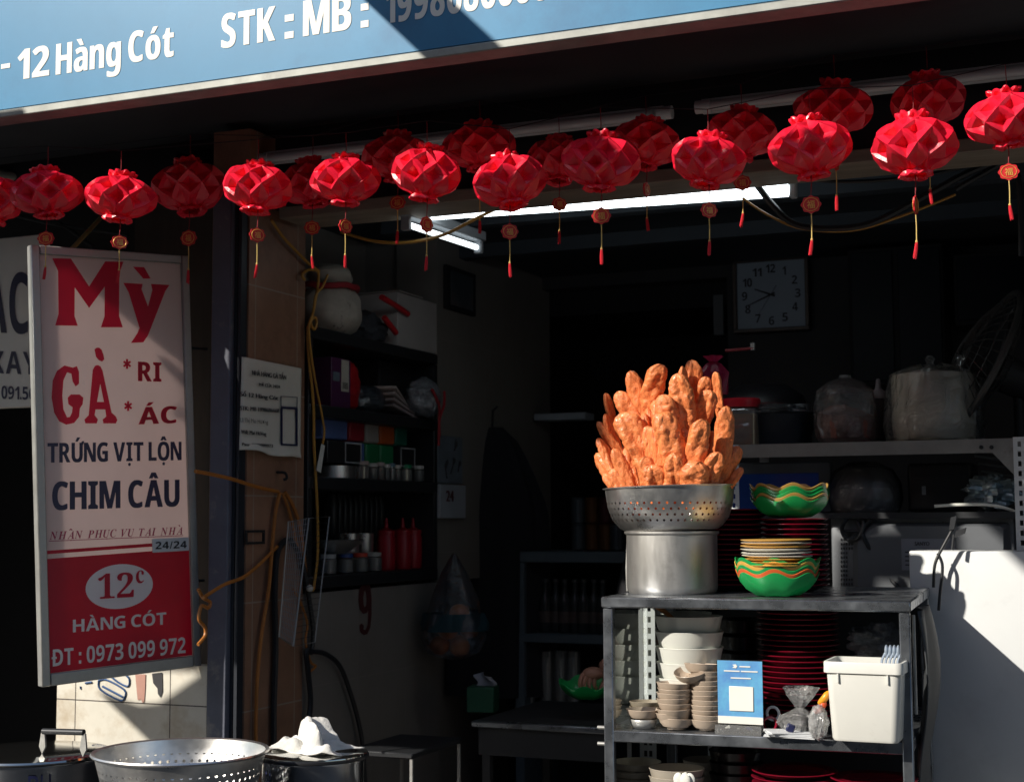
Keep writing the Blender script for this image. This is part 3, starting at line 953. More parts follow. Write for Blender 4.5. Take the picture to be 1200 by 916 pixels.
off_tube('unlit white tube under the awning, left one behind the middle lanterns', (305, 187), (775, 133), 4.36)
off_tube('unlit white tube under the awning, right one behind the dark lanterns', (820, 131), (1290, 66), 4.36)

# ------------------------------------------------------------------ stainless display cabinet
cx0, cx1, cy0, cy1 = at(707, 780, 4.0).x, at(1068, 780, 4.05).x, 4.0, 4.80
zt_ = at(887, 702, 4.0).z; zs = at(880, 864, 4.0).z; zl_ = zs - .37
cab = thing('display_cabinet', 'scratched stainless steel serving cabinet with open shelves of bowls and plates', 'cabinet', ((cx0 + cx1) / 2, (cy0 + cy1) / 2, .13))
def pane(z0, z1):
    return MB().add([(cx0 + .012, cy0 + .03, z0), (cx0 + .012, cy1 - .03, z0), (cx0 + .012, cy1 - .03, z1), (cx0 + .012, cy0 + .03, z1)], [(0, 1, 2, 3)])
MB().span((cx0 - .004, cy0 - .006, zt_ - .030), (cx1 + .004, cy1 + .004, zt_), bev=.004).build('top_plate', M['steel2'], cab)
for nm, zz in (('shelf', zs), ('shelf', zl_)):
    m_ = MB(); m_.span((cx0 + .002, cy0 + .002, zz - .032), (cx1 - .002, cy1 - .002, zz), bev=.003); m_.build(nm, M['steel2'], cab)
for xx, yy in ((cx0, cy0), (cx1 - .028, cy0), (cx0, cy1 - .028), (cx1 - .028, cy1 - .028)):
    MB().span((xx, yy, .13), (xx + .028, yy + .028, zt_ - .031), bev=.003).build('post', M['steel2'], cab)
M['glass'] = film('cabinet_glass', (.86, .93, .90), .28, .06, .02, (.7, .8, .75))
pane(zs + .002, zt_ - .032).build('side_glass', M['glass'], cab)
pane(zl_ + .002, zs - .034).build('side_glass', M['glass'], cab)
MB().span((cx0 + .03, cy1 - .012, zl_ + .002), (cx1 - .03, cy1 - .006, zt_ - .032)).build('back_panel', M['darkmetal'], cab)
# slotted angle uprights (with real slots)
def slotted(p0, z0, z1, wd, m, parent, ax='x', pitch=.034, sl=.018):
    mb = MB()
    n_ = int((z1 - z0) / pitch)
    e = .0018
    def bar(u0, u1, za, zb):
        if ax == 'x': mb.span((p0[0] + u0, p0[1], za), (p0[0] + u1, p0[1] + e, zb))
        else: mb.span((p0[0], p0[1] + u0, za), (p0[0] + e, p0[1] + u1, zb))
    a_, b_ = wd * .36, wd * .64
    bar(0, a_, z0, z1); bar(b_, wd, z0, z1)
    for k in range(n_ + 1):
        za = z0 + k * pitch
        bar(a_, b_, za, min(z1, za + pitch - sl))
    if ax == 'x': mb.span((p0[0], p0[1] + e, z0), (p0[0] + e, p0[1] + wd, z1))
    else: mb.span((p0[0] + e, p0[1] + wd - e, z0), (p0[0] + wd, p0[1] + wd, z1))
    return mb.build('slotted_upright', m, parent)
slotted((cx0 + .002, 4.46, 0), .3, zt_ - .033, .036, M['whitepaint'], cab)
sx2 = cx0 + .14
MB().span((sx2, 4.74, zl_ + .001), (sx2 + .012, 4.75, zs - .034)).build('rear_strut', M['whitepaint'], cab)
for zz in (at(710, 853, 4.0).z, at(710, 872, 4.0).z):
    MB().tube([(cx0 - .022, cy0 + .014, zz), (cx0 + .001, cy0 + .014, zz)], .0055, 10).build('hinge_pin', M['alu'], cab)
h = MB()
for zz in (zt_ - .09, zt_ - .14):
    h.tube([(cx1 + .006, cy0 + .05, zz), (cx1 + .006, cy0 + .05, zz + .012)], .006, 8)
MB().tube([(cx1 + .006, cy0 + .05, zt_ - .3), (cx1 + .006, cy0 + .05, zt_ - .04)], .0045, 8).build('hinge_rod', M['alu'], cab)

RC = Matrix.Rotation(R(4), 4, 'Z')
PVT = Vector((cx0, cy0, 0))
for o in cab.children:
    o_ = Vector(cab['_o'])
    o.data.transform(Matrix.Translation(PVT - o_) @ RC @ Matrix.Translation(o_ - PVT))
def cabp(x, y): return PVT + RC.to_3x3() @ (Vector((x, y, 0)) - PVT)

# grey rubber apron hanging down the cabinet's right side
def flap(s, t):
    y = 4.14 + .34 * s
    x = cx1 + .010 + .028 * math.sin(math.pi * min(1, t * 1.6)) * (.35 + s) + .012 * math.sin(9 * s + 5 * t)
    q = cabp(x, y - .05 * t * s)
    return (q.x, q.y, zt_ - .035 - .62 * t)
fl = MB().grid(flap, 14, 20).build('rubber_apron', pm('grey_rubber', (.045, .05, .055), .55, var=.25, vs=9), wall=.004)
tag(fl, 'dark grey rubber sheet hanging down the right side of the steel cabinet', 'rubber sheet')

# ------------------------------------------------------------------ crockery
M['bowlwhite'] = pm('white_melamine', (.70, .71, .66), .3, var=.05, coat=.3)
M['bowlgrey'] = pm('stoneware', (.40, .36, .30), .35, var=.12, vs=20)
M['saucer'] = pm('saucer_glaze', (.46, .37, .29), .4, var=.12, vs=25)
M['blackmel'] = pm('black_melamine', (.014, .012, .013), .25)
M['redmel'] = pm('red_melamine', (.20, .006, .02), .22)
def bowl_mesh(r, h, mats, lip=.004, foot=.5, rimz=None):
    mb = MB()
    out = [(r * foot * .96, 0), (r * foot, .003), (r * foot, .008), (r * .72, h * .24), (r * .90, h * .58), (r * .97, h * .92), (r * 1.0, h), (r * .985, h + .001)]
    inn = [(r * .96, h * .97), (r * .87, h * .6), (r * .68, h * .30), (r * .3, h * .16), (.0005, h * .15)]
    mb.lathe(out + inn, 40, caps=(True, False))
    return mb.mesh('bowl', mats, angle=50)
def put(name, me, p, lab, cat, group, rz=0., tilt=(0, 0), s=1.):
    o = bpy.data.objects.new(name, me); COL.objects.link(o)
    o.location = p; o.rotation_euler = (tilt[0], tilt[1], rz); o.scale = (s, s, s)
    return tag(o, lab, cat, group)
rj = random.Random(3)
def stack(name, me, px, Y, zb, n, pitch, what, where, cat, group, jit=.002, tl=.012, s=1., topname='top'):
    r = ray(px, 600); x = Y / r.y * r.x
    for k in range(n):
        i = n - k
        lab = f'{what}, {"topmost" if i == 1 else ORD[i] + " from the top"} of {where}' if k else f'{what}, lowest of {where}'
        put(name, me, (x + rj.uniform(-jit, jit), Y + rj.uniform(-jit, jit), zb + k * pitch + .0015), lab, cat, group, rj.uniform(0, 6), (rj.uniform(-tl, tl), rj.uniform(-tl, tl)), s)
rb = size_at(806, 79, 4.2) / 2
bw = bowl_mesh(rb, .088, M['bowlwhite'])
stack('bowl', bw, 806, 4.20, zs, 6, .0435, 'white soup bowl', 'the ladle stack', 'bowl', 'white soup bowls in the cabinet')
rb2 = .082
bw2 = bowl_mesh(rb2, .088, M['bowlwhite'])
stack('bowl', bw2, 802, 4.62, zs, 5, .050, 'white soup bowl', 'the stack behind the ladle stack', 'bowl', 'white soup bowls in the cabinet')
bw3 = bowl_mesh(size_at(868, 62, 4.5) / 2, .08, M['blackmel'])
stack('bowl', bw3, 868, 4.5, zs, 5, .05, 'dark bowl', 'the shaded stack behind the blue card', 'bowl', 'dark bowls at the back of the cabinet')
# ladle handle in the top bowl
zl2 = zs + 5 * .0435 + .03
bx = ray(806, 600); bx = 4.2 / bx.y * bx.x
ld = thing('ladle', 'wooden-handled ladle resting in the topmost sunlit white bowl', 'ladle', (bx, 4.2, zl2))
MB().tube([at(763, 706, 4.13), at(776, 714, 4.15), at(788, 724, 4.17)], [.008, .0075, .006], 10).build('handle', pm('orange_wood', (.5, .2, .05), .5), ld)
MB().plate([(bx - .055, 4.15, zl2 + .055), (bx + .02, 4.16, zl2 + .058), (bx + .035, 4.2, zl2 + .02), (bx - .03, 4.19, zl2 + .012)], .002, (0, -1, .3)).build('scoop', M['bowlwhite'], ld)
# saucers
sm = bowl_mesh(size_at(788, 41, 4.07) / 2, .030, M['saucer'], foot=.5)
stack('saucer', sm, 787, 4.075, zs, 8, .0140, 'small brownish dipping saucer', 'the left saucer stack', 'saucer', 'dipping saucers in two stacks', .0035, .05)
stack('saucer', sm, 825, 4.10, zs, 11, .0132, 'small brownish dipping saucer', 'the right saucer stack', 'saucer', 'dipping saucers in two stacks', .003, .035)
p = at(812, 792, 4.085)
put('saucer', sm, p - Vector((0, 0, .012)), 'tilted dipping saucer leaning across the tops of both saucer stacks', 'saucer', None, 1, (.1, -.3))
p = at(822, 786, 4.09)
put('saucer', sm, p - Vector((0, 0, .010)), 'dipping saucer lying level over the leaning one above the stacks', 'saucer', None, 2, (.05, .06))
# a little strainer holding one saucer
p = at(754, 838, 4.08); r = ray(754, 600)
sv = thing('wire_stand', 'low wire stand under a single saucer by the cabinet glass', 'stand', (p.x, 4.08, zs))
MB().lathe([(.030, .001), (.036, .012), (.040, .026)], 18, c=(p.x, 4.08, zs)).build('wire_basket', M['alu'], sv, wall=.001)
put('saucer', sm, (p.x, 4.08, zs + .022), 'single dipping saucer sitting on a low wire stand', 'saucer', None, 0, (0, 0))
put('saucer', sm, (p.x + .05, 4.2, zs + .001), 'dipping saucer on the shelf behind the single raised one', 'saucer', None, 0, (0, 0))
for k in range(3):
    put('saucer', sm, (cx0 + .06, 4.2, zs + .001 + k * .014), f'dipping saucer behind the glass at the cabinet corner, {("lowest", "middle", "topmost")[k]} of three', 'saucer', 'saucers behind the cabinet glass', 0, (rj.uniform(-.05, .05), 0))
# red-rimmed plates
def plate_mesh(r, h=.022):
    mb = MB()
    pr = [(r * .52, 0), (r * .55, .002), (r * .80, h * .45), (r * .97, h * .88)]
    mb.lathe(pr, 48, caps=(True, False), mi=0)
    mb.lathe([(r * .97, h * .88), (r * .995, h * .93), (r, h), (r * .975, h * 1.06)], 48, mi=1)
    mb.lathe([(r * .975, h * 1.06), (r * .8, h * .62), (r * .55, h * .26), (.0005, h * .22)], 48, mi=2)
    return mb.mesh('plate', [M['blackmel'], M['redmel'], M['redmel']], angle=60)
pm_ = plate_mesh(size_at(931, 95, 4.30) / 2)
stack('plate', pm_, 932, 4.30, zs, 21, .0148, 'black plate with red rim', 'the tall stack inside the cabinet', 'plate', 'red and black plates', .002, .004)
stack('plate', pm_, 925, 4.16, zl_, 16, .0162, 'red and black plate', 'the lower left pile', 'plate', 'red and black plates', .0015, .004)
stack('plate', pm_, 1016, 4.15, zl_, 16, .0158, 'red and black plate', 'the lower right pile', 'plate', 'red and black plates', .0015, .004)
# lower shelf bowls
bl = bowl_mesh(size_at(789, 64, 4.14) / 2, .062, M['bowlgrey'])
stack('bowl', bl, 789, 4.13, zl_, 10, .0215, 'grey stoneware bowl', 'the stack on the lower shelf', 'bowl', 'grey bowls on the lower shelf', .0015, .008)
stack('bowl', bl, 741, 4.32, zl_, 9, .0215, 'grey bowl behind glass', 'the stack at the lower shelf end', 'bowl', 'grey bowls on the lower shelf', .0015, .008)
stack('bowl', bl, 824, 4.34, zl_, 10, .0215, 'grey bowl', 'the rear stack between grey and black bowls', 'bowl', 'grey bowls on the lower shelf', .0015, .008, .9)
bk = bowl_mesh(size_at(851, 62, 4.3) / 2, .07, M['blackmel'])
stack('bowl', bk, 858, 4.26, zl_, 8, .032, 'matt black bowl', 'the dark stack on the lower shelf', 'bowl', 'black bowls on the lower shelf')
# spoons standing before the grey bowls
cp = thing('spoon_cup', 'metal cup with white soup spoons before the grey bowls', 'cup', (at(800, 905, 4.06).x, 4.06, zl_))
MB().lathe([(.03, 0), (.032, .15), (.034, .2), (.031, .2), (.029, .004), (.0005, .004)], 24, c=cp.location, caps=(True, False)).build('cup', M['steel'], cp)
spm = MB()
for k in range(4):
    a = k * 1.7
    q = Vector(cp.location) + Vector((.016 * math.cos(a), .012 * math.sin(a), .2))
    spm = MB(); spm.tube([q - Vector((0, 0, .1)), q + Vector((.004, -.004, .02))], .004, 6); spm.ball(q + Vector((.006, -.006, .038)), (.015, .005, .02), 12, 8)
    tag(spm.build('soup_spoon', M['bowlwhite']), 'white soup spoon standing in the metal cup on the lower shelf', 'spoon', 'soup spoons in the metal cup')

# payment card stand (its code is left blank)
q = at(868, 856, 4.065); wq = size_at(868, 53, 4.065); hq = size_at(868, 83, 4.065)
qs = thing('card_stand', 'blue payment card in a clear acrylic stand with a clip tray', 'card stand', (q.x, 4.065, zs))
def qb(mb, u0, u1, v0, v1, y0, y1, **k): mb.span((q.x + (u0 - .5) * wq, 4.065 + y0, zs + v0 * hq), (q.x + (u1 - .5) * wq, 4.065 + y1, zs + v1 * hq), **k)
m_ = MB(); qb(m_, 0, 1, .16, 1, 0, .002)
grad = pm('card_blue', (.10, .26, .56), .3, var=.2, vs=12, col2=(.13, .40, .62), c2s=9, c2p=(.4, .6), coat=.5); m_.build('card', grad, qs)
m_ = MB(); qb(m_, .0, 1, .135, .235, -.0016, -.0002)
m_.build('white_band', M['white'], qs)
m_ = MB()
qb(m_, .26, .80, .31, .65, -.003, -.0004, bev=.0012); m_.build('blank_square', M['white'], qs)
m_ = MB()
for k, (u0, u1, v) in enumerate(((.50, .74, .915), (.15, .50, .85), (.53, .90, .85), (.3, .75, .755))):
    qb(m_, u0, u1, v, v + .016, -.0016, -.0003)
fill(m_, [[(0, -5), (7, -7), (10, 0), (7, 7), (0, 5), (4, 0)], ], lambda x, y: Vector((q.x + (.34 + x * .011 - .5) * wq, 4.065 - .0016, zs + (.925 - y * .004) * hq)))
m_.build('print_line', M['white'], qs)
m_ = MB(); qb(m_, -.01, 1.01, 0, 1.01, .0022, .0045); m_.build('acrylic_back', film('acrylic', (.9, .92, .92), .02, .03), qs)
m_ = MB(); qb(m_, -.01, 1.01, .0, .02, -.03, .0018); qb(m_, -.01, 1.01, .02, .13, -.03, -.028); m_.build('tray', film('acrylic_tray', (.85, .85, .84), .05, .15), qs)
rc = random.Random(5)
m_ = MB()
for k in range(16):
    c_ = Vector((q.x + rc.uniform(-.45, .45) * wq, 4.065 - rc.uniform(.006, .024), zs + rc.uniform(.01, .085) * hq))
    m_.box(c_, (.014, .005, .008), rot=Matrix.Rotation(rc.uniform(0, 3), 3, 'Y'), bev=.001, mi=k % 3)
m_.build('clip_fill', [M['alu'], M['bowlwhite'], M['navy']], qs)

# white cutlery bin
b0 = at(964, 800, 3.965); b1 = at(1058, 800, 3.965)
bwid = b1.x - b0.x; bz0 = at(1010, 870, 3.965).z; bz1 = at(1010, 776, 3.965).z
bz0 = max(bz0, zs + .001)
bn = thing('cutlery_bin', 'white plastic bin with a thick rim full of cutlery at the right front shelf corner', 'bin', ((b0.x + b1.x) / 2, 4.05, bz0))
def rrect(hx, hy, r, n=6):
    pts = []
    for (sx_, sy_, a0_) in ((1, 1, 0), (-1, 1, 90), (-1, -1, 180), (1, -1, 270)):
        for k in range(n + 1):
            a = R(a0_ + 90 * k / n)
            pts.append((sx_ * (hx - r) + r * math.cos(a), sy_ * (hy - r) + r * math.sin(a)))
    return pts
def loft(mb, levels, c, mi=0, cap0=True, cap1=True):
    o = []
    for (hx, hy, r, z) in levels:
        o.append([Vector((c[0] + x, c[1] + y, c[2] + z)) for x, y in rrect(hx, hy, r)])
    n = len(o[0]); vs = [p for l in o for p in l]; fs = []
    for j in range(len(o) - 1):
        for i in range(n):
            k = (i + 1) % n
            fs.append((j * n + i, j * n + k, (j + 1) * n + k, (j + 1) * n + i))
    if cap0: fs.append(tuple(reversed(range(n))))
    if cap1: fs.append(tuple((len(o) - 1) * n + i for i in range(n)))
    mb.add(vs, fs, mi)
hx = bwid / 2; hy = .085; H = bz1 - bz0
cb = (bn.location.x, bn.location.y, bz0)
m_ = MB()
loft(m_, [(hx * .80, hy * .80, .018, 0), (hx * .84, hy * .84, .022, .006), (hx * .93, hy * .93, .02, H * .84), (hx * .93, hy * .93, .02, H * .855), (hx, hy, .02, H * .86), (hx, hy, .02, H * .985), (hx * .985, hy * .985, .02, H), (hx * .92, hy * .92, .018, H), (hx * .90, hy * .90, .018, H * .85), (hx * .8, hy * .8, .016, .012)], cb)
m_.build('tub', M.setdefault('tub', pm('white_plastic', (.66, .66, .62), .45, var=.06, vs=6, col2=(.42, .40, .36), c2s=9, c2p=(.62, .85))), bn)
m_ = MB()
for k, xx in enumerate((-.62, .62)):
    MB().span((cb[0] + hx * xx - .002, cb[1] - hy * .93 - .006, bz0 + H * .74), (cb[0] + hx * xx + .002, cb[1] - hy * .90, bz0 + H * .852)).build('rim_rib', M['tub'], bn)
sh = pm('cutlery_blue_grey', (.30, .36, .44), .3, .2)
for k in range(6):
    xx = cb[0] + hx * (.30 + .10 * k)
    m_ = MB(); m_.tube([(xx - .01, cb[1] - .01, bz0 + .05), (xx + .004, cb[1] + .02, bz0 + H * 1.0), (xx + .012, cb[1] + .03, bz0 + H * 1.09)], .0035, 6)
    m_.ball((xx + .014, cb[1] + .033, bz0 + H * 1.10), (.006, .012, .018), 10, 8)
    tag(m_.build('spoon', sh), 'blue-grey spoon handle sticking up from the white bin', 'spoon', 'cutlery in the white bin')

# things lying between card and bin
def blob(mb, c, r, amp, sc, seed, n=28, m=18, rot=None, mi=0, fl=None):
    s = Vector((seed * 3.1, seed * 1.7, 0))
    def fn(d):
        k = 1 + amp * noise.noise(d * sc + s) + amp * .6 * noise.noise(d * sc * 2.4 + s) + amp * .3 * abs(noise.noise(d * sc * 5 + s))
        if fl is not None and d.z < fl: k *= 1
        return k
    mb.ball(c, r, n, m, rot=rot, fn=fn, mi=mi)
M['bag'] = film('clear_bag', (.93, .95, .95), .05, .16, .18, wr=.9, ws=30)
M['bag2'] = film('cloudy_bag', (.85, .87, .88), .05, .28, .2, wr=.9, ws=18)
pb_ = at(942, 832, 4.12)
g = thing('plastic_bag', 'knotted clear plastic bag of dark sauce beside the white bin', 'bag', (pb_.x, 4.12, zs))
mb = MB(); 
mb.lathe([(.012, 0), (.045, .006), (.058, .03), (.05, .05), (.022, .062), (.012, .07), (.034, .1), (.046, .125)], 28, c=(pb_.x - .01, 4.12, zs + .001), fn=lambda r, z, a, j: (r * (1 + .12 * math.sin(5 * a + j) + .07 * math.sin(9 * a)), z))
mb.build('film', M['bag'], g)
mb = MB(); mb.lathe([(.0005, .003), (.04, .006), (.053, .03), (.045, .042), (.0005, .044)], 24, c=(pb_.x - .01, 4.12, zs + .001)); mb.build('sauce', M['blackpl'], g)
for (x, y, col, lb) in ((962, 829, (.62, .08, .02), 'red chilli wedged between clear bag and white bin'), (966, 818, (.75, .30, .02), 'orange chilli wedged between clear bag and white bin')):
    p = at(x, y, 4.05)
    tag(MB().tube(smooth_path([p + Vector((-.016, 0, -.014)), p, p + Vector((.012, .004, .02))], 4), [.004, .006, .008, .009, .0095, .0095, .009, .006, .002], 10).build('chilli', pm('chilli_skin', col, .25)), lb, 'chilli')
p = at(960, 850, 4.02)
mb = MB(); blob(mb, (p.x - .004, 4.03, zs + .045), (.026, .03, .045), .2, 2.2, 5)
tag(mb.build('plastic_bag', M['bag2']), 'small cloudy plastic bag pressed against the white bin', 'bag')
pp_ = MB()
for k in range(4):
    c_ = at(925, 860, 4.04); c_.z = zs + .003 + .0035 * k
    pp_ = MB(); pp_.box(c_ + Vector((rc.uniform(-.01, .01), .02, 0)), (.135 - .008 * k, .085, .0025), rot=Matrix.Rotation(.15 + .12 * k, 3, 'Z') @ Matrix.Rotation(.03, 3, 'Y'))
    tag(pp_.build('paper_slip', M['whitepaint']), 'white paper slip in the loose pile beside the card stand', 'paper', 'paper slips on the cabinet shelf')
c_ = at(926, 858, 4.03)
tag(MB().box((c_.x, 4.035, zs + .026), (.022, .012, .022), rot=Matrix.Rotation(.4, 3, 'Y') @ Matrix.Rotation(.3, 3, 'Z'), bev=.003).build('paper_clip', M['navy']), 'navy bulldog clip sitting on the white paper slips', 'clip')
p = at(902, 838, 4.1)
tag(MB().tube([(p.x + .018 * math.cos(k * .45), 4.1 + .006 * math.sin(k * .9), zs + .024 + .02 * math.sin(k * .45)) for k in range(14)], .004, 8, closed=True).build('rubber_band', M['redmel']), 'pink-red ring standing behind the blue card stand', 'ring')
tag(MB().tube([(p.x + .002 + .017 * math.cos(k * .45), 4.13, zs + .05 + .018 * math.sin(k * .45)) for k in range(14)], .004, 8, closed=True).build('tape_ring', M['whitepaint']), 'pale tape ring behind the blue card stand', 'tape')
p = at(1030, 752, 4.3)
mb = MB(); blob(mb, p, (.085, .06, .05), .35, 2.4, 9, 40, 26)
tag(mb.build('plastic_bag', film('dark_film', (.55, .57, .62), .05, .25, .25, (.3, .32, .36), wr=.9, ws=16)), 'crumpled dark plastic bag behind the white bin', 'bag')

# ------------------------------------------------------------------ on top of the cabinet: pot, colander, dough sticks
PX = 788; YP = 4.27
pc = Vector((at(PX, 690, YP).x, YP, zt_))
rp = size_at(PX, 107, YP) / 2; hp = at(PX, 622, YP).z - zt_
pot = thing('aluminium_pot', 'dull aluminium pot on the cabinet under the colander of fried dough', 'pot', pc)
pr = [(rp * .93, .0005), (rp * .97, .008), (rp * .985, .02), (rp * .985, hp - .012), (rp * 1.03, hp - .006), (rp * 1.03, hp), (rp * .96, hp), (rp * .955, .01), (.0005, .008)]
M['dullalu'] = pm('dull_aluminium', (.55, .54, .52), .42, .85, var=.16, vs=7, stretch=(3, 3, .6), rvar=.08, col2=(.36, .35, .33), c2s=9, c2p=(.55, .8))
MB().lathe(pr, 64, c=pc, caps=(True, False)).build('body', M['dullalu'], pot, angle=30)
MB().tube([pc + Vector((-rp * 1.0, 0, hp - .004)), pc + Vector((-rp * 1.035, -.004, hp * .4)), pc + Vector((-rp * 1.02, -.005, .004))], .0035, 6).build('wire_handle', M['alu'], pot)
rcn = size_at(PX, 153, YP) / 2; hc = at(PX, 571, YP).z - (zt_ + hp)
cc = pc + Vector((-.002, 0, hp + .002))
ctilt = Matrix.Rotation(R(-1.5), 3, 'Y')
col = thing('steel_colander', 'round perforated steel colander heaped with golden fried dough sticks', 'colander', cc)
M['steelhole'] = perforated(M['steel'], 52, .0165, .0036, rcn * .9, .022, .085)
cp_ = [(rcn * .70, .0), (rcn * .78, .010), (rcn * .885, .035), (rcn * .95, .07), (rcn * .985, hc - .004), (rcn * 1.015, hc - .003), (rcn * 1.02, hc), (rcn * .985, hc + .001), (rcn * .94, .071), (rcn * .875, .037), (rcn * .76, .013), (rcn * .69, .004)]
mb = MB().lathe([(r, z) for r, z in cp_], 72, rot=ctilt); mb.v = [v + cc for v in mb.v]
mb.build('bowl', M['steelhole'], col, angle=40)
mb = MB().lathe([(rcn * .69, .003), (.0005, .0)], 40, rot=ctilt); mb.v = [v + cc for v in mb.v]
mb.build('base', M['steel'], col)

dough = pm('fried_dough', (.90, .275, .09), .40, var=.34, vs=2.6, bump=.35, bs=9, col2=(.40, .075, .016), c2s=2.1, c2p=(.50, .70), coat=.2)
pale = None
def dough_mesh(seed, twin=True):
    """a fried dough stick: two puffed strands fused side by side, blistered; unit half width 1 across x, length 2 along z"""
    rnd = random.Random(seed); s = Vector((seed * 2.3, seed * 7.1, seed))
    n, m = 44, 44
    vs, fs = [], []
    bend = rnd.uniform(-.25, .25); tw = rnd.uniform(-.5, .5); notch = rnd.choice((.08, .25, .42, .5))
    fat = [rnd.uniform(.85, 1.05), rnd.uniform(.85, 1.05)]
    for j in range(m + 1):
        v = -1 + 2 * j / m
        e = max(0., 1 - abs(v) ** 4.5) ** .5
        wob = 1 + .10 * noise.noise(Vector((v * 1.6, seed, 0)))
        for i in range(n):
            a = 2 * math.pi * i / n
            cx, sy_ = math.cos(a), math.sin(a)
            pin = 1 - notch * (1 - abs(cx)) ** 3
            w_ = e * wob * (fat[0] if cx > 0 else fat[1])
            q = Vector((cx * w_, sy_ * .58 * e * pin, v * 2.2))
            d = Vector((cx, sy_, v * 2))
            bl = noise.noise(d * 1.2 + s) * .13 + noise.noise(d * 2.4 + s) * .06 - .09 * max(0, .14 - abs(noise.noise(d * 1.5 + s * 1.7))) / .14 + max(0, noise.noise(d * 4.5 + s) - .1) * .08 + noise.noise(d * 11 + s) * .008
            q.x += cx * bl * e; q.y += sy_ * bl * e * 1.2; q.z += bl * .35
            ang = tw * v
            x, y = q.x * math.cos(ang) - q.y * math.sin(ang), q.x * math.sin(ang) + q.y * math.cos(ang)
            vs.append((x + bend * v * v * .5, y, q.z))
    for j in range(m):
        for i in range(n):
            k = (i + 1) % n
            fs.append((j * n + i, j * n + k, (j + 1) * n + k, (j + 1) * n + i))
    fs.append(tuple(reversed(range(n)))); fs.append(tuple(m * n + i for i in range(n)))
    return MB().add(vs, fs).mesh('fried_dough_stick', dough, angle=180)
DM = [dough_mesh(i + 1) for i in range(9)]
zr = cc.z + hc
D = lambda x, y, Y: at(680 + x / 5.09, 410 + y / 5.09, Y)
rowl = {0: 'bottom row at the colander rim', 1: 'second row of the heap', 2: 'third row of the heap', 3: 'top of the heap'}
STK = [  # tip, visible foot, width (zoom px), row
    ((300, 118), (395, 420), 120, 3), ((470, 78), (430, 260), 150, 3), ((672, 55), (680, 270), 105, 3), ((585, 135), (620, 430), 165, 2),
    ((752, 155), (730, 310), 100, 3), ((805, 125), (825, 320), 52, 3), ((490, 262), (550, 480), 150, 1.5), ((492, 362), (560, 640), 185, 1),
    ((782, 238), (710, 460), 135, 2), ((878, 330), (845, 640), 125, 1.2), ((722, 405), (685, 670), 150, 1), ((240, 372), (400, 650), 175, 1),
    ((152, 252), (190, 410), 52, 2.2), ((215, 246), (400, 500), 120, 2), ((142, 378), (205, 560), 62, 1.5), ((100, 425), (230, 610), 62, 1),
    ((106, 520), (245, 745), 72, .6), ((92, 612), (185, 765), 72, .3), ((200, 582), (300, 770), 95, .5), ((375, 632), (330, 850), 135, .25),
    ((425, 680), (480, 860), 165, 0), ((565, 614), (600, 820), 150, .3), ((705, 664), (690, 860), 175, 0), ((825, 604), (820, 790), 130, .2),
    ((952, 572), (870, 820), 80, .3), ((972, 700), (920, 830), 55, 0), ((185, 705), (260, 890), 125, 0), ((138, 735), (175, 890), 62, -.1), ((605, 92), (625, 280), 62, 3),
]
SL = ['rough dough stick at the upper left shoulder of the heap', 'curled broad dough stick at the very top back, left of centre', 'smooth dough stick peaking highest, right of centre',
      'smooth pale dough stick leaning up at the centre below the peak', 'dough stick behind the dark split one, upper right', 'thin dough stick standing at the upper right edge',
      'smooth dough stick just above the big central front one', 'big smooth dough stick at the front centre', 'dark split dough stick at the upper right', 'tall dough stick on the right side next to the red-lidded jar',
      'rounded dough stick at right of the big central front one', 'large blistered dough stick at the front left', 'thin dough stick at the upper left edge', 'dough stick behind the large blistered one, upper left',
      'slim dough stick at the left edge, second from the upper edge', 'slim dough stick jutting from the middle of the left edge', 'curved slim dough stick below the middle of the left edge', 'finger-like dough stick jutting lowest on the left edge',
      'dough stick wedged under the large blistered one', 'bent dough stick in the bottom row behind the knobbly one', 'knobbly short dough stick at the rim, left of centre', 'dough stick leaning at the bottom centre',
      'broad short dough stick at the rim, right of centre', 'short dough stick in the bottom right behind the broad one', 'shaded slim dough stick jutting out at the lower right', 'shaded stub of dough at the far right of the rim',
      'broad pointed dough stick at the rim, far left', 'slim dough stick at the rim, leftmost', 'tip of dough stick barely showing between the peak and the curled one']
for i, ((t0, f0, wz, row), lb) in enumerate(zip(STK, SL)):
    tx = 680 + t0[0] / 5.09; dx = (tx - 787) / 86.0
    rad = {0: .155, 1: .15, 2: .105, 3: .045}
    k = max(0, min(3, row)); lo = int(math.floor(k)); hi = min(3, lo + 1); rr = rad[lo] * (1 - (k - lo)) + rad[hi] * (k - lo)
    yoff = -math.sqrt(max(0., rr * rr - (dx * .185) ** 2 * .8)) if rr > abs(dx) * .16 else -.0
    Yt = YP + yoff
    tip = D(*t0, Yt)
    ft = D(*f0, Yt + .035)
    if row < .9:
        ft = Vector((cc.x + .5 * (tip.x - cc.x), YP + .5 * (tip.y - YP), zr - .075))
    d = (tip - ft)
    ln = d.length if row >= .9 else .0
    d.normalize()
    full = max(ln + .05, .17)
    mid = tip - d * full / 2
    hw = size_at(tx, wz / 5.09, Yt) / 2
    o = bpy.data.objects.new('fried_dough_stick', DM[i % 9]); COL.objects.link(o)
    view = (C0 - mid).normalized()
    xa = d.cross(view).normalized(); 
    if wz < 90: xa = (xa + .9 * view * (1 if i % 2 else -1)).normalized()
    xa = (xa - d * xa.dot(d)).normalized()
    ya = d.cross(xa)
    mx = Matrix((xa, ya, d)).transposed().to_4x4()
    hw2 = hw * 1.0 if wz >= 90 else hw * 1.35
    o.matrix_world = Matrix.Translation(mid) @ mx @ Matrix.Diagonal((hw2, hw2 * .98, full / 4.5, 1))
    tag(o, lb, 'fried dough', 'fried dough sticks heaped in the colander')
rb_ = random.Random(11)
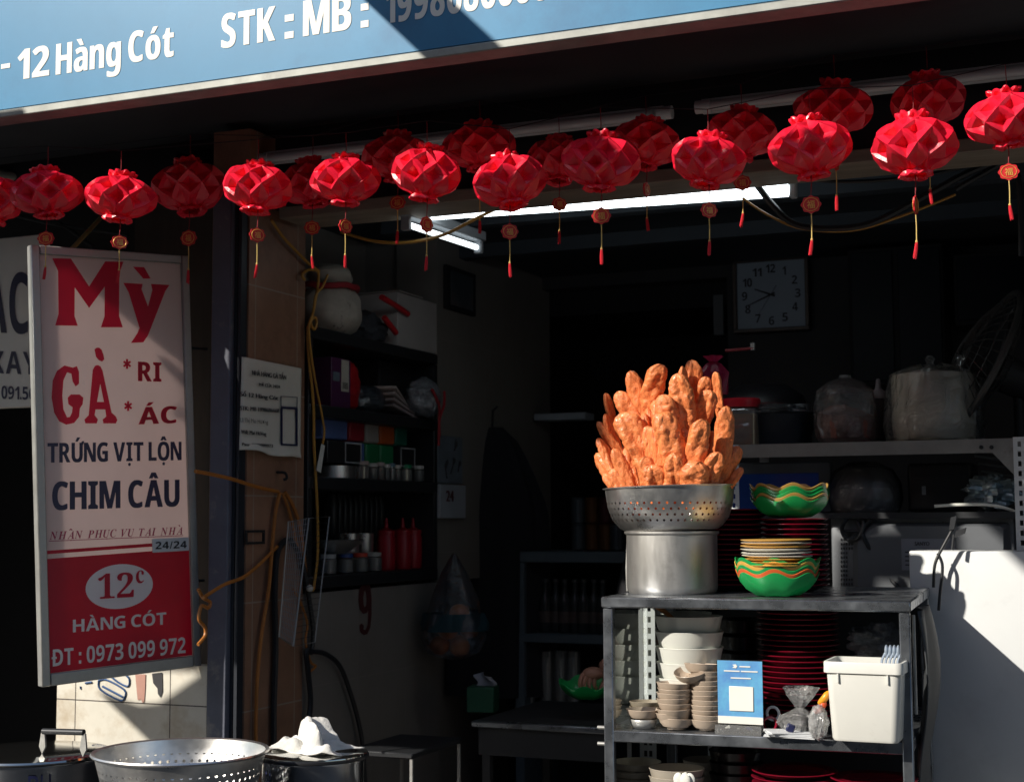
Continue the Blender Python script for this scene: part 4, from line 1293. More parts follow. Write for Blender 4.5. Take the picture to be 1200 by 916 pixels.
for k in range(46):
    a = R(rb_.uniform(15, 165)) if k < 16 else R(rb_.uniform(180, 360)) if k < 26 else R(rb_.uniform(185, 355))
    rr = rb_.uniform(.05, .14) if k < 16 else rb_.uniform(.0, .09) if k < 26 else rb_.uniform(.05, .092)
    tl = .35 * rr / .15
    zt0 = zr + .03 + (.16 - rr) * (1.25 if k < 26 else .95)
    mid = Vector((cc.x + rr * math.cos(a), YP + rr * math.sin(a), zt0 - .02))
    d = Vector((math.cos(a) * tl, math.sin(a) * tl, 1)).normalized()
    xa = d.orthogonal().normalized(); xa = Matrix.Rotation(rb_.uniform(0, 6), 3, d) @ xa; ya = d.cross(xa)
    o = bpy.data.objects.new('fried_dough_stick', DM[k % 9]); COL.objects.link(o)
    hw = rb_.uniform(.024, .032) if k < 26 else rb_.uniform(.019, .025)
    o.matrix_world = Matrix.Translation(mid) @ Matrix((xa, ya, d)).transposed().to_4x4() @ Matrix.Diagonal((hw, hw, .042, 1))
    tag(o, 'golden fried dough stick hidden among the others inside or behind the heap', 'fried dough', 'hidden fried dough sticks of the heap')

# wavy trays, little plates and red plates beside the pot
M['green'] = pm('green_plastic', (.012, .36, .09), .28, var=.08, coat=.2, trl=.12)
M['yellow'] = pm('yellow_plastic', (.68, .38, .08), .3, var=.08)
M['orange'] = pm('orange_red_plastic', (.68, .12, .03), .3)
M['whitepl'] = pm('white_dish', (.70, .68, .62), .35)
def tray_mesh(r, h, mat_, nw=7, ov=.78, amp=.0085):
    mb = MB()
    pr = [(r * .35, 0), (r * .55, .004), (r * .80, h * .42), (r * .95, h * .78), (r, h)]
    pi_ = [(r * .985, h + .001), (r * .93, h * .80), (r * .78, h * .47), (r * .53, .009), (.0005, .006)]
    def fn(rr, z, a, j):
        k = (rr / r) ** 3
        w = math.sin(nw * a)
        return rr * (1 + .035 * k * w), z + amp * k * w
    mb.lathe(pr + pi_, 90, fn=fn, caps=(True, False))
    mb.v = [Vector((v.x, v.y * ov, v.z)) for v in mb.v]
    return mb.mesh('tray', mat_, angle=60)
Yt = 4.16
rt = size_at(911, 98, Yt) / 2
ht = .062
low = [('green', 'bright green wavy tray, lowest of the pile below the small dishes'), ('orange', 'orange-red wavy tray in the lower pile beside the pot'), ('green', 'green wavy tray between the orange and the yellow one in the lower pile'),
       ('yellow', 'yellow wavy tray in the lower pile beside the pot'), ('green', 'green wavy tray topmost of the lower pile, under the small dishes')]
xT = at(911, 690, Yt).x
tm = {c_: tray_mesh(rt, ht, M[c_]) for c_ in ('green', 'orange', 'yellow')}
for k, (c_, lb) in enumerate(low):
    put('wavy_tray', tm[c_], (xT + rj.uniform(-.002, .002), Yt, zt_ + .001 + k * .0095), lb, 'tray', 'wavy plastic trays', R(8), (0, 0), .96 + .01 * k)
dz = zt_ + 5 * .0095 + ht - .030
def dish_mesh(r, mat_):
    return MB().lathe([(r * .6, 0), (r * .65, .001), (r * .97, .007), (r, .0085), (r * .985, .0095), (r * .6, .003), (.0005, .003)], 44, caps=(True, False)).mesh('dish', mat_, angle=50)
rd_ = size_at(910, 82, Yt) / 2
dm = {c_: dish_mesh(rd_, M[c_]) for c_ in ('yellow', 'whitepl', 'orange')}
for k, c_ in enumerate(('yellow', 'yellow', 'yellow', 'whitepl', 'whitepl', 'whitepl', 'yellow', 'whitepl', 'yellow')):
    put('small_dish', dm[c_], (xT + .0 + rj.uniform(-.003, .003), Yt, dz + k * .0088), f'small {"white" if c_ == "whitepl" else "yellow"} dish, {ORD[9 - k] + " from the top" if k < 8 else "topmost"} in the pile on trays', 'dish', 'small dishes piled on the wavy trays', rj.uniform(0, 6), (rj.uniform(-.01, .01), rj.uniform(-.012, .012)))
# red plates behind the pot
zpl = at(905, 611, 4.44).z
n1 = int((zpl - zt_) / .0148)
pm2 = plate_mesh(size_at(925, 80, 4.44) / 2)
stack('plate', pm2, 930, 4.46, zt_, n1, .0148, 'black plate with red rim', 'the stack under upper trays', 'plate', 'red and black plates', .002, .003)
pm3 = plate_mesh(size_at(853, 92, 4.46) / 2)
stack('plate', pm3, 853, 4.47, zt_, n1 + 2, .0148, 'black plate with red rim', 'the stack behind the pot', 'plate', 'red and black plates', .003, .006)
ztr = zt_ + n1 * .0148 + .012
xT2 = at(926, 600, 4.44).x
upr = [('green', 'green wavy tray, lowest of the upper pile on the plate stack'), ('yellow', 'yellow-rimmed wavy tray in the middle of the upper pile'), ('green', 'green wavy tray above the yellow-rimmed one in the upper pile'), ('green', 'green wavy tray second from the top of the upper pile'), ('yellow', 'yellow-rimmed wavy tray topmost of the upper pile')]
tg = tray_mesh(rt * .98, .055, M['green']); ty = tray_mesh(rt * .98, .055, pm('ochre_plastic', (.45, .27, .07), .3))
for k, (c_, lb) in enumerate(upr):
    put('wavy_tray', tg if c_ == 'green' else ty, (xT2 + rj.uniform(-.003, .003), 4.44, ztr + k * .0098), lb, 'tray', 'wavy plastic trays', R(20), (0, 0))
# ================================================================== left wall: black shelf in its niche
XN = XL
sy0, sy1 = 4.69, 5.755
LV = [2.262, 1.978, 1.712, 1.35]
shf = thing('wall_shelf', 'black wall shelf of four boards beside the brown tiled pillar', 'shelf', (XN - .15, (sy0 + sy1) / 2, LV[3]))
for z in LV:
    MB().span((XN - .30, sy0, z - .045), (XN + .012, sy1, z), bev=.004).build('board', M['darkmetal'], shf)
for y in (sy0 - .004, sy1 - .028):
    MB().span((XN - .30, y, LV[3] - .05), (XN + .008, y + .032, LV[0] - .046), bev=.003).build('side_post', M['darkmetal'], shf)
def NY(px, X=XN - .06): return onX(px, 500, X).y
def NZ(px, py, X=XN - .06): return onX(px, py, X).z
def nbox(name, x0, x1, lv, h, col, lab, cat, group=None, depth=.16, X=XN - .05, z0=0., parts=None, rough=.5):
    y0, y1 = NY(x0, X), NY(x1, X)
    m = pm(name + '_colour', col, rough, var=.15) if not hasattr(col, 'node_tree') else col
    return tag(MB().span((X - depth, y0 + .003, LV[lv] + .001 + z0), (X, y1 - .003, LV[lv] + z0 + h), bev=.006).build(name, m), lab, cat, group)
# top board
bgp = Vector((XN - .13, NY(404), LV[0] + .001))
hb = thing('patterned_bag', 'pale printed bag with a red band on the top board of the black shelf', 'bag', bgp)
mb = MB(); blob(mb, bgp + Vector((0, 0, .105)), (.12, .15, .115), .10, 1.6, 4, 36, 24)
mb.build('sack', pm('printed_cotton', (.50, .46, .40), .7, var=.35, vs=11, col2=(.05, .035, .04), c2s=15, c2p=(.6, .66)), hb)
mb = MB(); blob(mb, bgp + Vector((0, 0, .245)), (.085, .10, .05), .1, 2, 8, 24, 14)
mb.build('hood', pm('pale_felt', (.5, .47, .4), .8), hb)
MB().tube([bgp + Vector((.102 * math.cos(a * .3), .125 * math.sin(a * .3), .196 + .006 * math.sin(a))) for a in range(21)], .012, 8, closed=True).build('red_band', pm('red_band', (.35, .02, .03), .7), hb)
p = Vector((XN - .1, NY(438), LV[0] + .06))
mb = MB(); blob(mb, p, (.08, .09, .07), .25, 2.2, 6, 30, 20)
tag(mb.build('cloth_bag', pm('dark_cloth', (.035, .04, .05), .8)), 'small dark cloth bag between patterned bag and white carton', 'bag')
y0, y1 = NY(452), NY(506)
ct = thing('carton', 'white cardboard carton with a red strap at the end of the top board', 'box', (XN - .12, (y0 + y1) / 2, LV[0]))
MB().span((XN - .26, y0, LV[0] + .001), (XN - .005, y1, LV[0] + .225), bev=.004).build('box', pm('white_card', (.42, .40, .39), .7, var=.12), ct)
MB().span((XN - .27, y0 - .004, LV[0] + .226), (XN + .004, (y0 + y1) / 2, LV[0] + .231)).build('flap', pm('card_flap', (.34, .32, .3), .7), ct)
MB().tube([onX(447, 348, XN + .004), onX(462, 357, XN + .01), onX(478, 368, XN + .004)], .012, 8).build('strap', M.setdefault('strap', pm('red_strap', (.5, .012, .02), .5)), ct)
MB().tube([onX(450, 372, XN + .004), onX(458, 382, XN + .008), onX(464, 390, XN + .004)], .012, 8).build('strap', M['strap'], ct)
# second board
y0, y1 = NY(372), NY(398)
pc_ = thing('purple_carton', 'purple and white printed carton standing on the second shelf board', 'box', (XN - .1, (y0 + y1) / 2, LV[1]))
MB().span((XN - .2, y0 + .02, LV[1] + .001), (XN - .012, y1, LV[1] + .19), bev=.003).build('box', pm('purple_card', (.075, .018, .07), .5), pc_)
MB().span((XN - .0119, y1 - .075, LV[1] + .065), (XN - .010, y1 - .018, LV[1] + .185)).build('label_panel', pm('label_white', (.5, .48, .42), .6), pc_)
MB().span((XN - .0119, y0 + .03, LV[1] + .10), (XN - .0105, y1 - .09, LV[1] + .135)).build('stripe', pm('teal_print', (.12, .16, .2), .6), pc_)
m_ = MB()
for k in range(7): m_.span((XN - .0099, y1 - .066 + k * .006, LV[1] + .075), (XN - .0096, y1 - .063 + k * .006, LV[1] + .10))
m_.build('label_print', M['ink'], pc_)
mb = MB(); blob(mb, Vector((XN - .1, NY(408), LV[1] + .10)), (.07, .085, .11), .2, 1.8, 12, 30, 20)
tag(mb.build('red_bag', pm('red_plastic_bag', (.42, .012, .02), .35, var=.3, vs=15)), 'bright red plastic bag beside the purple carton', 'bag')
mb = MB(); blob(mb, Vector((XN - .09, NY(431), LV[1] + .055)), (.09, .11, .06), .2, 2, 14, 30, 20)
tag(mb.build('plastic_bag', film('grey_bag', (.4, .45, .5), .04, .3, .25, (.1, .13, .17), wr=.8)), 'dark translucent bag lying right of the red bag', 'bag')
for k in range(4):
    tag(MB().box((XN - .08, NY(462 - 3 * k), LV[1] + .02 + .022 * k), (.16, .2, .012), rot=Matrix.Rotation(.12 * k - .1, 3, 'Z') @ Matrix.Rotation(-.25, 3, 'X'), bev=.002).build('folded_bag', pm('folded_pale', (.26 + .05 * k, .22 + .04 * k, .23 + .03 * k), .5)), 'folded pale packet in the slanting pile on the second shelf board', 'packet', 'folded packets on the second shelf board')
hp_ = onX(497, 466, XN + .03)
g = thing('hanging_bag', 'clear plastic bag with red handles at the end of the second shelf board', 'bag', hp_)
mb = MB(); blob(mb, hp_, (.06, .10, .075), .25, 2.1, 21, 32, 22); mb.build('film', film('knotted_bag', (.8, .83, .88), .06, .3, .2, (.6, .64, .72), wr=1., ws=16), g)
mb = MB(); mb.tube(smooth_path([hp_ + Vector((.06, -.05, .03)), hp_ + Vector((.068, 0, -.03)), hp_ + Vector((.055, .03, -.09)), hp_ + Vector((.05, .035, -.2))], 5), .006, 6)
mb.build('handle', M.setdefault('rhandle', pm('red_handle', (.3, .012, .02), .5)), g)
mb = MB(); mb.tube(smooth_path([hp_ + Vector((.06, .07, .03)), hp_ + Vector((.068, .05, -.03)), hp_ + Vector((.055, .035, -.09)), hp_ + Vector((.05, .045, -.16))], 5), .006, 6)
mb.build('handle', M['rhandle'], g)
mb = MB(); mb.span((XN - .25, NY(455), LV[1] + .1), (XN - .1, NY(500), LV[1] + .24), bev=.01)
tag(mb.build('black_case', M['black']), 'black case at the back of the second shelf board', 'case')
# third board: two rows of coloured canisters
h1 = .088
for (x0, x1, c_, nm) in ((378, 408, (.10, .16, .38), 'blue'), (410, 428, (.30, .016, .03), 'red'), (429, 445, (.36, .33, .30), 'cream'), (446, 463, (.48, .10, .02), 'orange'), (464, 478, (.012, .13, .09), 'dark green')):
    nbox('canister', x0, x1, 2, h1, c_, f'{nm} canister in the top row on the third shelf board', 'canister', 'coloured canisters on the black shelf', z0=.148)
for (x0, x1, c_, nm) in ((409, 428, (.07, .13, .33), 'blue'), (429, 445, (.012, .16, .06), 'green'), (446, 462, (.014, .18, .07), 'second green')):
    nbox('canister', x0, x1, 2, .088, c_, f'{nm} canister in the lower row behind the jars', 'canister', 'coloured canisters on the black shelf', z0=.058)
for (x0, x1, lb) in ((378, 419, 'black box with a pale outlined front on the steel tin'), (464, 482, 'small black box with a white top edge beside the green canisters')):
    y0, y1 = NY(x0), NY(x1); X = XN - .04
    t = thing('black_box', lb, 'box', (X - .08, (y0 + y1) / 2, LV[2] + .058))
    MB().span((X - .16, y0 + .004, LV[2] + .059), (X, y1 - .004, LV[2] + .143), bev=.003).build('box', M['blackpl'], t)
    m_ = MB(); ya = y0 + (.5 * (y1 - y0) if x0 == 378 else .004)
    for (a, b, c, d) in ((ya, y1 - .006, .136, .142), (ya, y1 - .006, .062, .067), (ya, ya + .006, .0675, .1355), (y1 - .012, y1 - .006, .0675, .1355)):
        m_.span((X + .0003, a, LV[2] + c), (X + .002, b, LV[2] + d))
    m_.build('outline', pm('pale_outline', (.35, .36, .38), .5), t)
y0, y1 = NY(378), NY(418)
t = thing('steel_tin', 'low round steel tin under the black box on the third board', 'tin', (XN - .1, (y0 + y1) / 2, LV[2]))
MB().lathe([(.085, .001), (.088, .004), (.088, .05), (.0005, .054)], 40, c=(XN - .1, (y0 + y1) / 2 + .02, LV[2]), caps=(True, False)).build('tin', M['steel'], t)
M['jar'] = film('jar_glass', (.85, .87, .86), .05, .12, .05)
def jar(px, lv, r, h, lidc, fillc, lab, X=XN - .045, group='spice jars on the black shelf', fl=.7):
    c = Vector((X - r * .2, NY(px, X), LV[lv] + .001))
    t = thing('spice_jar', lab, 'jar', c, group)
    MB().lathe([(r * .9, 0), (r, .004), (r, h * .72), (r * .82, h * .78), (r * .82, h * .84)], 20, c=c, caps=(True, False)).build('glass', M['jar'], t)
    MB().lathe([(r * .86, .003), (r * .93, .006), (r * .93, h * fl), (.0005, h * fl)], 18, c=c, caps=(True, False)).build('contents', pm('jar_contents', fillc, .8), t)
    MB().lathe([(r * .92, h * .80), (r * .94, h * .98), (r * .9, h), (.0005, h)], 20, c=c, caps=(True, False)).build('lid', pm('jar_lid', lidc, .4), t)
for (px, r, h, lc, fc, lb) in ((425, .035, .072, (.42, .33, .32), (.16, .12, .1), 'spice jar with a pinkish lid, leftmost of the jar row'), (437, .028, .066, (.5, .48, .45), (.12, .11, .1), 'spice jar with a flat white lid, second in the jar row'),
        (446, .024, .072, (.42, .33, .32), (.15, .12, .1), 'slim spice jar with pinkish lid, third in the jar row'), (453.5, .02, .066, (.5, .48, .46), (.1, .1, .1), 'slim white-lidded jar, fourth in the jar row'), (459.5, .018, .072, (.1, .18, .24), (.12, .12, .12), 'blue-lidded slim jar in the jar row'),
        (466, .02, .066, (.5, .48, .45), (.1, .1, .1), 'slim white-lidded jar left of the green one'), (476, .032, .07, (.012, .22, .1), (.2, .2, .18), 'jar with a bright green lid in the jar row'), (491, .028, .07, (.5, .5, .5), (.09, .1, .11), 'white-lidded jar at the far end of the jar row')):
    jar(px, 2, r, h, lc, fc, lb)
# bottom board
M['redbottle'] = pm('red_squeeze_bottle', (.32, .008, .02), .35, var=.1, trl=.1)
for (px, lb) in ((453, 'red squeeze bottle, leftmost of four on the lowest board'), (472, 'red squeeze bottle, second of four on the lowest board'), (484, 'red squeeze bottle, third of four on the lowest board'), (494, 'red squeeze bottle, last of four beside the shelf post')):
    c = Vector((XN - .07, NY(px, XN - .07), LV[3] + .001))
    t = thing('squeeze_bottle', lb, 'bottle', c, 'red squeeze bottles')
    MB().lathe([(.036, 0), (.038, .006), (.038, .13), (.034, .142)], 24, c=c, caps=(True, False)).build('body', M['redbottle'], t)
    MB().lathe([(.037, .1425), (.037, .16), (.02, .166), (.009, .172), (.005, .21), (.0005, .212)], 24, c=c, caps=(True, False)).build('nozzle_cap', M['redbottle'], t)
for (px, lb) in ((410, 'steel cup behind the pale bowl on the lowest board'), (427, 'steel cup left of the red squeeze bottles')):
    c = Vector((XN - .13, NY(px, XN - .13), LV[3] + .001 + .075))
    tag(MB().lathe([(.034, -.075), (.036, -.07), (.040, .075), (.0375, .075), (.034, -.068), (.0005, -.068)], 28, c=c, caps=(True, False)).build('steel_cup', M['steel']), lb, 'cup', 'steel cups on the lowest board')
c = Vector((XN - .055, NY(395, XN - .055), LV[3] + .076))
tag(MB().lathe([(.035, 0), (.04, .004), (.08, .028), (.108, .052), (.105, .053), (.075, .031), (.0005, .012)], 36, c=c, caps=(True, False)).build('bowl', M['steel']), 'pale shallow bowl set on the jars of the lowest board', 'bowl')
for (px, lc, lb) in ((387, (.35, .37, .38), 'pale-lidded glass jar under the shallow bowl'), (407, (.03, .08, .3), 'blue-lidded glass jar on the lowest board'), (424, (.5, .05, .03), 'red-lidded glass jar on the lowest board'), (440, (.35, .35, .33), 'white-lidded glass jar next to the squeeze bottles')):
    jar(px, 3, .034, .075, lc, (.09, .085, .08), lb, group='glass jars on the lowest board')
mb = MB()
for k in range(12):
    mb = MB(); yy = NY(392, XN - .24) + k * .045
    mb.lathe([(.012, 0), (.028, .05), (.03, .16), (.02, .2), (.0005, .2)], 12, c=(XN - .25, yy, LV[3] + .11), caps=(True, False))
    mb.lathe([(.03, -.11), (.03, -.001), (.0005, -.001)], 12, c=(XN - .25, yy, LV[3] + .11), caps=(True, False))
    tag(mb.build('dark_bottle', M['blackpl']), 'dark bottle in the row at the back of the lowest board', 'bottle', 'dark bottles at the back of the lowest board')

# wall number, calendar, picture, paper notice
XW = XN - .002
m_ = MB()
st_ = lambda x, y: onX(220 + x / 4, 690 + y / 4, XW + .002)
fill(m_, [[(832, -28), (845, -32), (857, -10), (862, 40), (862, 120), (856, 180), (842, 210), (825, 215), (808, 200), (804, 170), (815, 160), (826, 170), (824, 190), (834, 190), (844, 165), (846, 100), (838, 112), (822, 115), (806, 95), (800, 50), (804, 0), (816, -25)], [(831, 5), (836, 20), (838, 50), (836, 75), (830, 85), (825, 75), (823, 40), (826, 15)]], st_)
tag(m_.build('painted_numeral', pm('dark_red_paint', (.07, .012, .014), .7)), 'dark red numeral 9 painted on the left wall under the shelf', 'numeral')
def wallcard(name, x0, x1, y0, y1, m, lab, cat, th=.012, X=XW):
    a, b = onX(x0, (y0 + y1) / 2, X), onX(x1, (y0 + y1) / 2, X)
    xm = (x0 + x1) / 2
    zt, zb_ = onX(xm, y0, X).z, onX(xm, y1, X).z
    t = thing(name, lab, cat, (X + th / 2, (a.y + b.y) / 2, zb_))
    MB().span((X + .001, a.y, zb_), (X + th, b.y, zt), bev=.002).build('sheet', m, t)
    return t, a.y, b.y, zb_, zt
t, y0, y1, z0, z1 = wallcard('calendar', 511, 541, 568, 607, pm('calendar_page', (.34, .37, .42), .6), 'white tear-off calendar page reading 24 on the left wall', 'calendar', .02)
m_ = MB(); text(m_, '24', Vector((XW + .0205, y0 + (y1 - y0) * .22, z0 + (z1 - z0) * .50)), Vector((XW + .0205, y0 + (y1 - y0) * .50, z0 + (z1 - z0) * .50)), Vector((XW + .0205, y0 + (y1 - y0) * .22, z0 + (z1 - z0) * .82)), .001, bold=.05)
m_.build('lettering', pm('date_red', (.10, .015, .02), .6), t)
t, y0, y1, z0, z1 = wallcard('calendar_backing', 511, 540, 511, 566, pm('calendar_art', (.15, .18, .22), .6, var=.4, vs=6), 'grey-blue calendar backing card with ink plant strokes above the page', 'card', .008)
m_ = MB()
for (a, b, c) in (((.35, .1), (.3, .35), (.4, .5)), ((.5, .2), (.62, .45), (.6, .55)), ((.8, .25), (.85, .4), (.9, .5)), ((.65, .7), (.7, .8), (.72, .95))):
    m_.tube(smooth_path([Vector((XW + .009, y0 + (y1 - y0) * q[0], z0 + (z1 - z0) * q[1])) for q in (a, b, c)], 4), [.004] * 4 + [.009] * 3 + [.003] * 2, 6)
m_.build('plant_print', M['ink'], t)
t, y0, y1, z0, z1 = wallcard('picture', 519, 553, 316, 366, M['black'], 'small dark framed picture high on the left wall', 'picture', .02)
m_ = MB(); m_.span((XW + .0205, y0 + .035, z0 + .02), (XW + .022, y1 - .035, z1 - .02)); m_.build('print', pm('faded_print', (.07, .085, .10), .4, var=.6, vs=7, col2=(.16, .1, .08), c2s=6), t)

# paper notice on the brown pillar
Xp = XL + .004
q = [onX(283, 418, Xp), onX(353, 432, Xp), onX(352, 538, Xp), onX(280, 527, Xp)]
no = thing('paper_notice', 'creased paper notice with printed lines pasted on the brown tiled pillar', 'notice', (Xp, (q[0].y + q[1].y) / 2, q[3].z))
def pf(s, t_):
    p = (q[0] * (1 - s) + q[1] * s) * (1 - t_) + (q[3] * (1 - s) + q[2] * s) * t_
    k = .003 + .005 * (noise.noise(p * 14) * .5 + .5) + (.018 * (t_ - .86) / .14 * abs(math.sin(7 * s)) if t_ > .86 else 0)
    return p + Vector((k if 0 < s < 1 else .001, .0, .004 * math.sin(9 * s) * (t_ > .97)))
MB().grid(pf, 26, 34).build('sheet', M['paper'], no, wall=.0006)
m_ = MB()
NX = lambda x, y: onX(280 + x / 7.05, 410 + y / 7.05, Xp + .012)
for (s, l, r_, h, bo) in (('NHÀ HÀNG GÀ TẤN', (108, 205), (388, 245), (108, 168), .05), ('MỞ CỬA 24/24', (165, 298), (338, 318), (165, 272), .045), ('Số 12 Hàng Cót', (10, 380), (322, 415), (10, 345), .05), ('STK: MB 1998686668', (10, 495), (330, 518), (10, 462), .045),
        ('Lã Thị Mai Hương', (10, 592), (240, 612), (10, 558), .02), ('Wifi: Mai Hương', (16, 690), (224, 708), (16, 658), .045), ('Pass: 0973099972', (26, 790), (280, 804), (26, 765), .045)):
    text(m_, s, NX(*l), NX(*r_), NX(*h), .0005, bold=bo)
m_.build('lettering', M['ink'], no)
m_ = MB()
def fr(mb, x0, y0, x1, y1, w_, sk=.06):
    for (a, b, c, d) in ((x0, y0, x1, y0 + w_), (x0, y1 - w_, x1, y1), (x0, y0 + w_, x0 + w_, y1 - w_), (x1 - w_, y0 + w_, x1, y1 - w_)):
        mb.plate([NX(a, b + sk * (a - x0)), NX(c, b + sk * (c - x0)), NX(c, d + sk * (c - x0)), NX(a, d + sk * (a - x0))], .0008, (1, 0, 0))
fr(m_, 348, 470, 486, 785, 14); m_.build('navy_frame', M['navy'], no)
m_ = MB(); fr(m_, 346, 380, 484, 468, 5); m_.build('thin_frame', M['navy'], no)

# light switch box with marker outline on the pillar
t = thing('socket_box', 'dark outlined socket plate low on the brown tiled pillar', 'socket', onX(298, 638, Xp))
a, b = onX(288, 621, Xp), onX(310, 637, Xp)
m_ = MB()
for (ya, yb, za, zb_) in ((a.y, b.y, a.z - .008, a.z), (a.y, b.y, b.z, b.z + .008), (a.y, a.y + .01, b.z + .0085, a.z - .0085), (b.y - .01, b.y, b.z + .0085, a.z - .0085)):
    m_.span((Xp - .003, ya, za), (Xp + .002, yb, zb_))
m_.build('outline', M['black'], t)
t = thing('wall_hook', 'small black hook holding the orange cable loop on the pillar', 'hook', onX(330, 553, Xp))
MB().tube(smooth_path([onX(324, 553, Xp), onX(334, 554, Xp + .03), onX(336, 560, Xp + .04), onX(332, 562, Xp + .03)], 5), .005, 6).build('hook', M['black'], t)

# cables on the pillar and shelf
def cable(name, pts, r, m, lab, cat='cable', group=None, X=None):
    q_ = [onX(x, y, (X if X is not None else XL + .018) + (d if d else 0)) for x, y, d in [(p + (0,))[:3] for p in pts]]
    return tag(MB().tube(smooth_path(q_, 7), r, 7).build(name, m), lab, cat, group)
cable('cable', [(318, 258), (332, 278), (348, 295), (362, 309), (374, 318)], .0055, M['cableY'], 'yellow cable slanting down from the beam to the shelf corner')
cable('cable', [(357, 328), (354, 322), (362, 316), (372, 318), (373, 330), (370, 350), (366, 370), (364, 378), (368, 386), (371, 378), (368, 372), (361, 384), (362, 420), (367, 470), (368, 520), (370, 560), (372, 605), (372, 650), (368, 685), (366, 692)], .0055, M['cableY'], 'long looped yellow cable hanging before the black shelf')
cable('cable', [(384, 322), (378, 336), (370, 346), (367, 366), (362, 382), (364, 410), (370, 450), (376, 480), (380, 505), (378, 520)], .0045, M['cableY'], 'thinner yellow cable with a paper tag before the shelf', X=XL + .03)
a = onX(378, 520, XL + .032)
t = thing('paper_tag', 'white paper tag hanging on the thinner yellow cable', 'tag', a)
m_ = MB(); m_.plate([onX(377, 520, XL + .034), onX(381, 522, XL + .034), onX(376, 554, XL + .034), onX(371, 551, XL + .034)], .002, (1, 0, 0)); m_.build('tag', M['bowlwhite'], t)
cable('cable', [(229, 552), (250, 556), (275, 562), (300, 570), (326, 576)], .0065, M['cableO'], 'orange cable running from behind the hanging sign to the hook', X=XL + .02)
cable('cable', [(328, 577), (323, 600), (319, 640), (315, 690), (307, 740), (302, 790), (300, 850), (301, 900)], .0065, M['cableO'], 'orange cable dropping down the left of the pillar')
cable('cable', [(334, 577), (340, 586), (347, 602), (352, 622), (356, 650), (359, 678), (363, 690)], .0068, M['cableO'], 'orange cable loop falling right of the hook')
cable('cable', [(331, 578), (338, 596), (344, 620), (350, 650)], .0055, M['cableO'], 'second strand of orange cable beside the loop')
cable('cable', [(238, 700), (262, 685), (285, 676), (305, 660), (325, 640)], .006, M['cableO'], 'dull orange cable rising from the door post across the pillar')
cable('cable', [(232, 690), (238, 700), (246, 705), (244, 712), (236, 710), (233, 725), (240, 735), (240, 745), (232, 755)], .006, M['cableO'], 'coiled orange cable end behind the hanging sign', X=XL + .0)
cable('cable', [(321, 890), (321, 830), (323, 760), (322, 700), (324, 655), (330, 637), (340, 632)], .011, M['cableK'], 'thick black hose rising along the pillar behind the wire rack')
cable('cable', [(340, 632), (350, 648), (357, 670), (362, 700), (367, 740), (365, 764)], .009, M['cableK'], 'black hose curving behind the wire rack')
cable('cable', [(365, 764), (359, 763), (361, 785), (364, 820), (361, 845), (355, 862)], .010, M['cableK'], 'black hose dropping to the cloth-covered pot', X=XL + .03)
cable('cable', [(366, 763), (382, 766), (398, 780), (410, 810), (420, 845), (425, 875), (428, 920)], .009, M['cableK'], 'black cable arching from the wire rack down to the right', X=XL + .03)
cable('cable', [(343, 690), (352, 705), (360, 730), (358, 752), (364, 775), (370, 780), (363, 787)], .0045, M['cableO'], 'thin orange strand inside the wire rack')
# beam cables
for (pp, r_, m_, lb) in (([(400, 272), (440, 283), (480, 284), (520, 275), (560, 255), (600, 236)], .006, M['cableY'], 'drooping yellow-brown cable below the left lit tube'), ([(860, 190), (885, 215), (905, 240), (930, 262), (970, 268), (1020, 262), (1080, 232), (1140, 200), (1200, 180)], .011, M['cableK'], 'thick black cable looping down right of the lit tube'),
        ([(870, 232), (900, 252), (940, 268), (1000, 270), (1060, 252), (1120, 228)], .004, M['cableY'], 'thin brown cable looping under the thick black one'), ([(940, 210), (1000, 213), (1080, 206), (1150, 190), (1210, 168)], .006, M['cableK'], 'thin dark cable along the weathered beam at right'), ([(1120, 222), (1150, 205), (1185, 190), (1195, 230), (1197, 300)], .009, M['cableK'], 'black cable hanging at the right edge under the lantern')):
    tag(MB().tube(smooth_path([at(x, y, 4.67) for x, y in pp], 7), r_, 7).build('overhead_cable', m_), lb, 'cable', 'cables hanging inside the shop opening')

# folding wire grill rack
Xg = XL + .075
M['rackwire'] = pm('sooty_wire', (.24, .24, .25), .5, .5)
gr = thing('grill_rack', 'folding wire grill rack hanging on the pillar among orange cables', 'grill', onX(350, 756, Xg))
def wires(mb, q, nu, nv, r_):
    A, B, C_, D_ = [onX(x, y, Xg + d) for x, y, d in q]
    for i in range(nu + 1):
        s = i / nu; mb.tube([A * (1 - s) + B * s, D_ * (1 - s) + C_ * s], r_, 4)
    for j in range(nv + 1):
        s = j / nv; mb.tube([A * (1 - s) + D_ * s, B * (1 - s) + C_ * s], r_, 4)
m_ = MB(); wires(m_, [(338, 612, 0), (361, 607, .03), (343, 755, .03), (327, 745, 0)], 9, 22, .0011); m_.build('grid_mesh', M['rackwire'], gr)
m_ = MB(); wires(m_, [(362, 607, .035), (386, 605, .01), (369, 752, .01), (344, 757, .035)], 1, 20, .0010); m_.build('bar_mesh', M['darkmetal'], gr)
m_ = MB()
for q_ in ([(338, 611, 0), (362, 607, .032), (343, 757, .032), (327, 746, 0)], [(362, 607, .036), (386, 605, .01), (369, 752, .01), (344, 757, .036)]):
    m_.tube([onX(x, y, Xg + d) for x, y, d in q_], .0028, 6, closed=True)
m_.build('wire_frame', M['alu'], gr)
tag(MB().ball(onX(363, 689, XL + .03), .013, 12, 8).build('white_stud', M['bowlwhite']), 'small white knob on the wall behind the wire rack', 'stud')

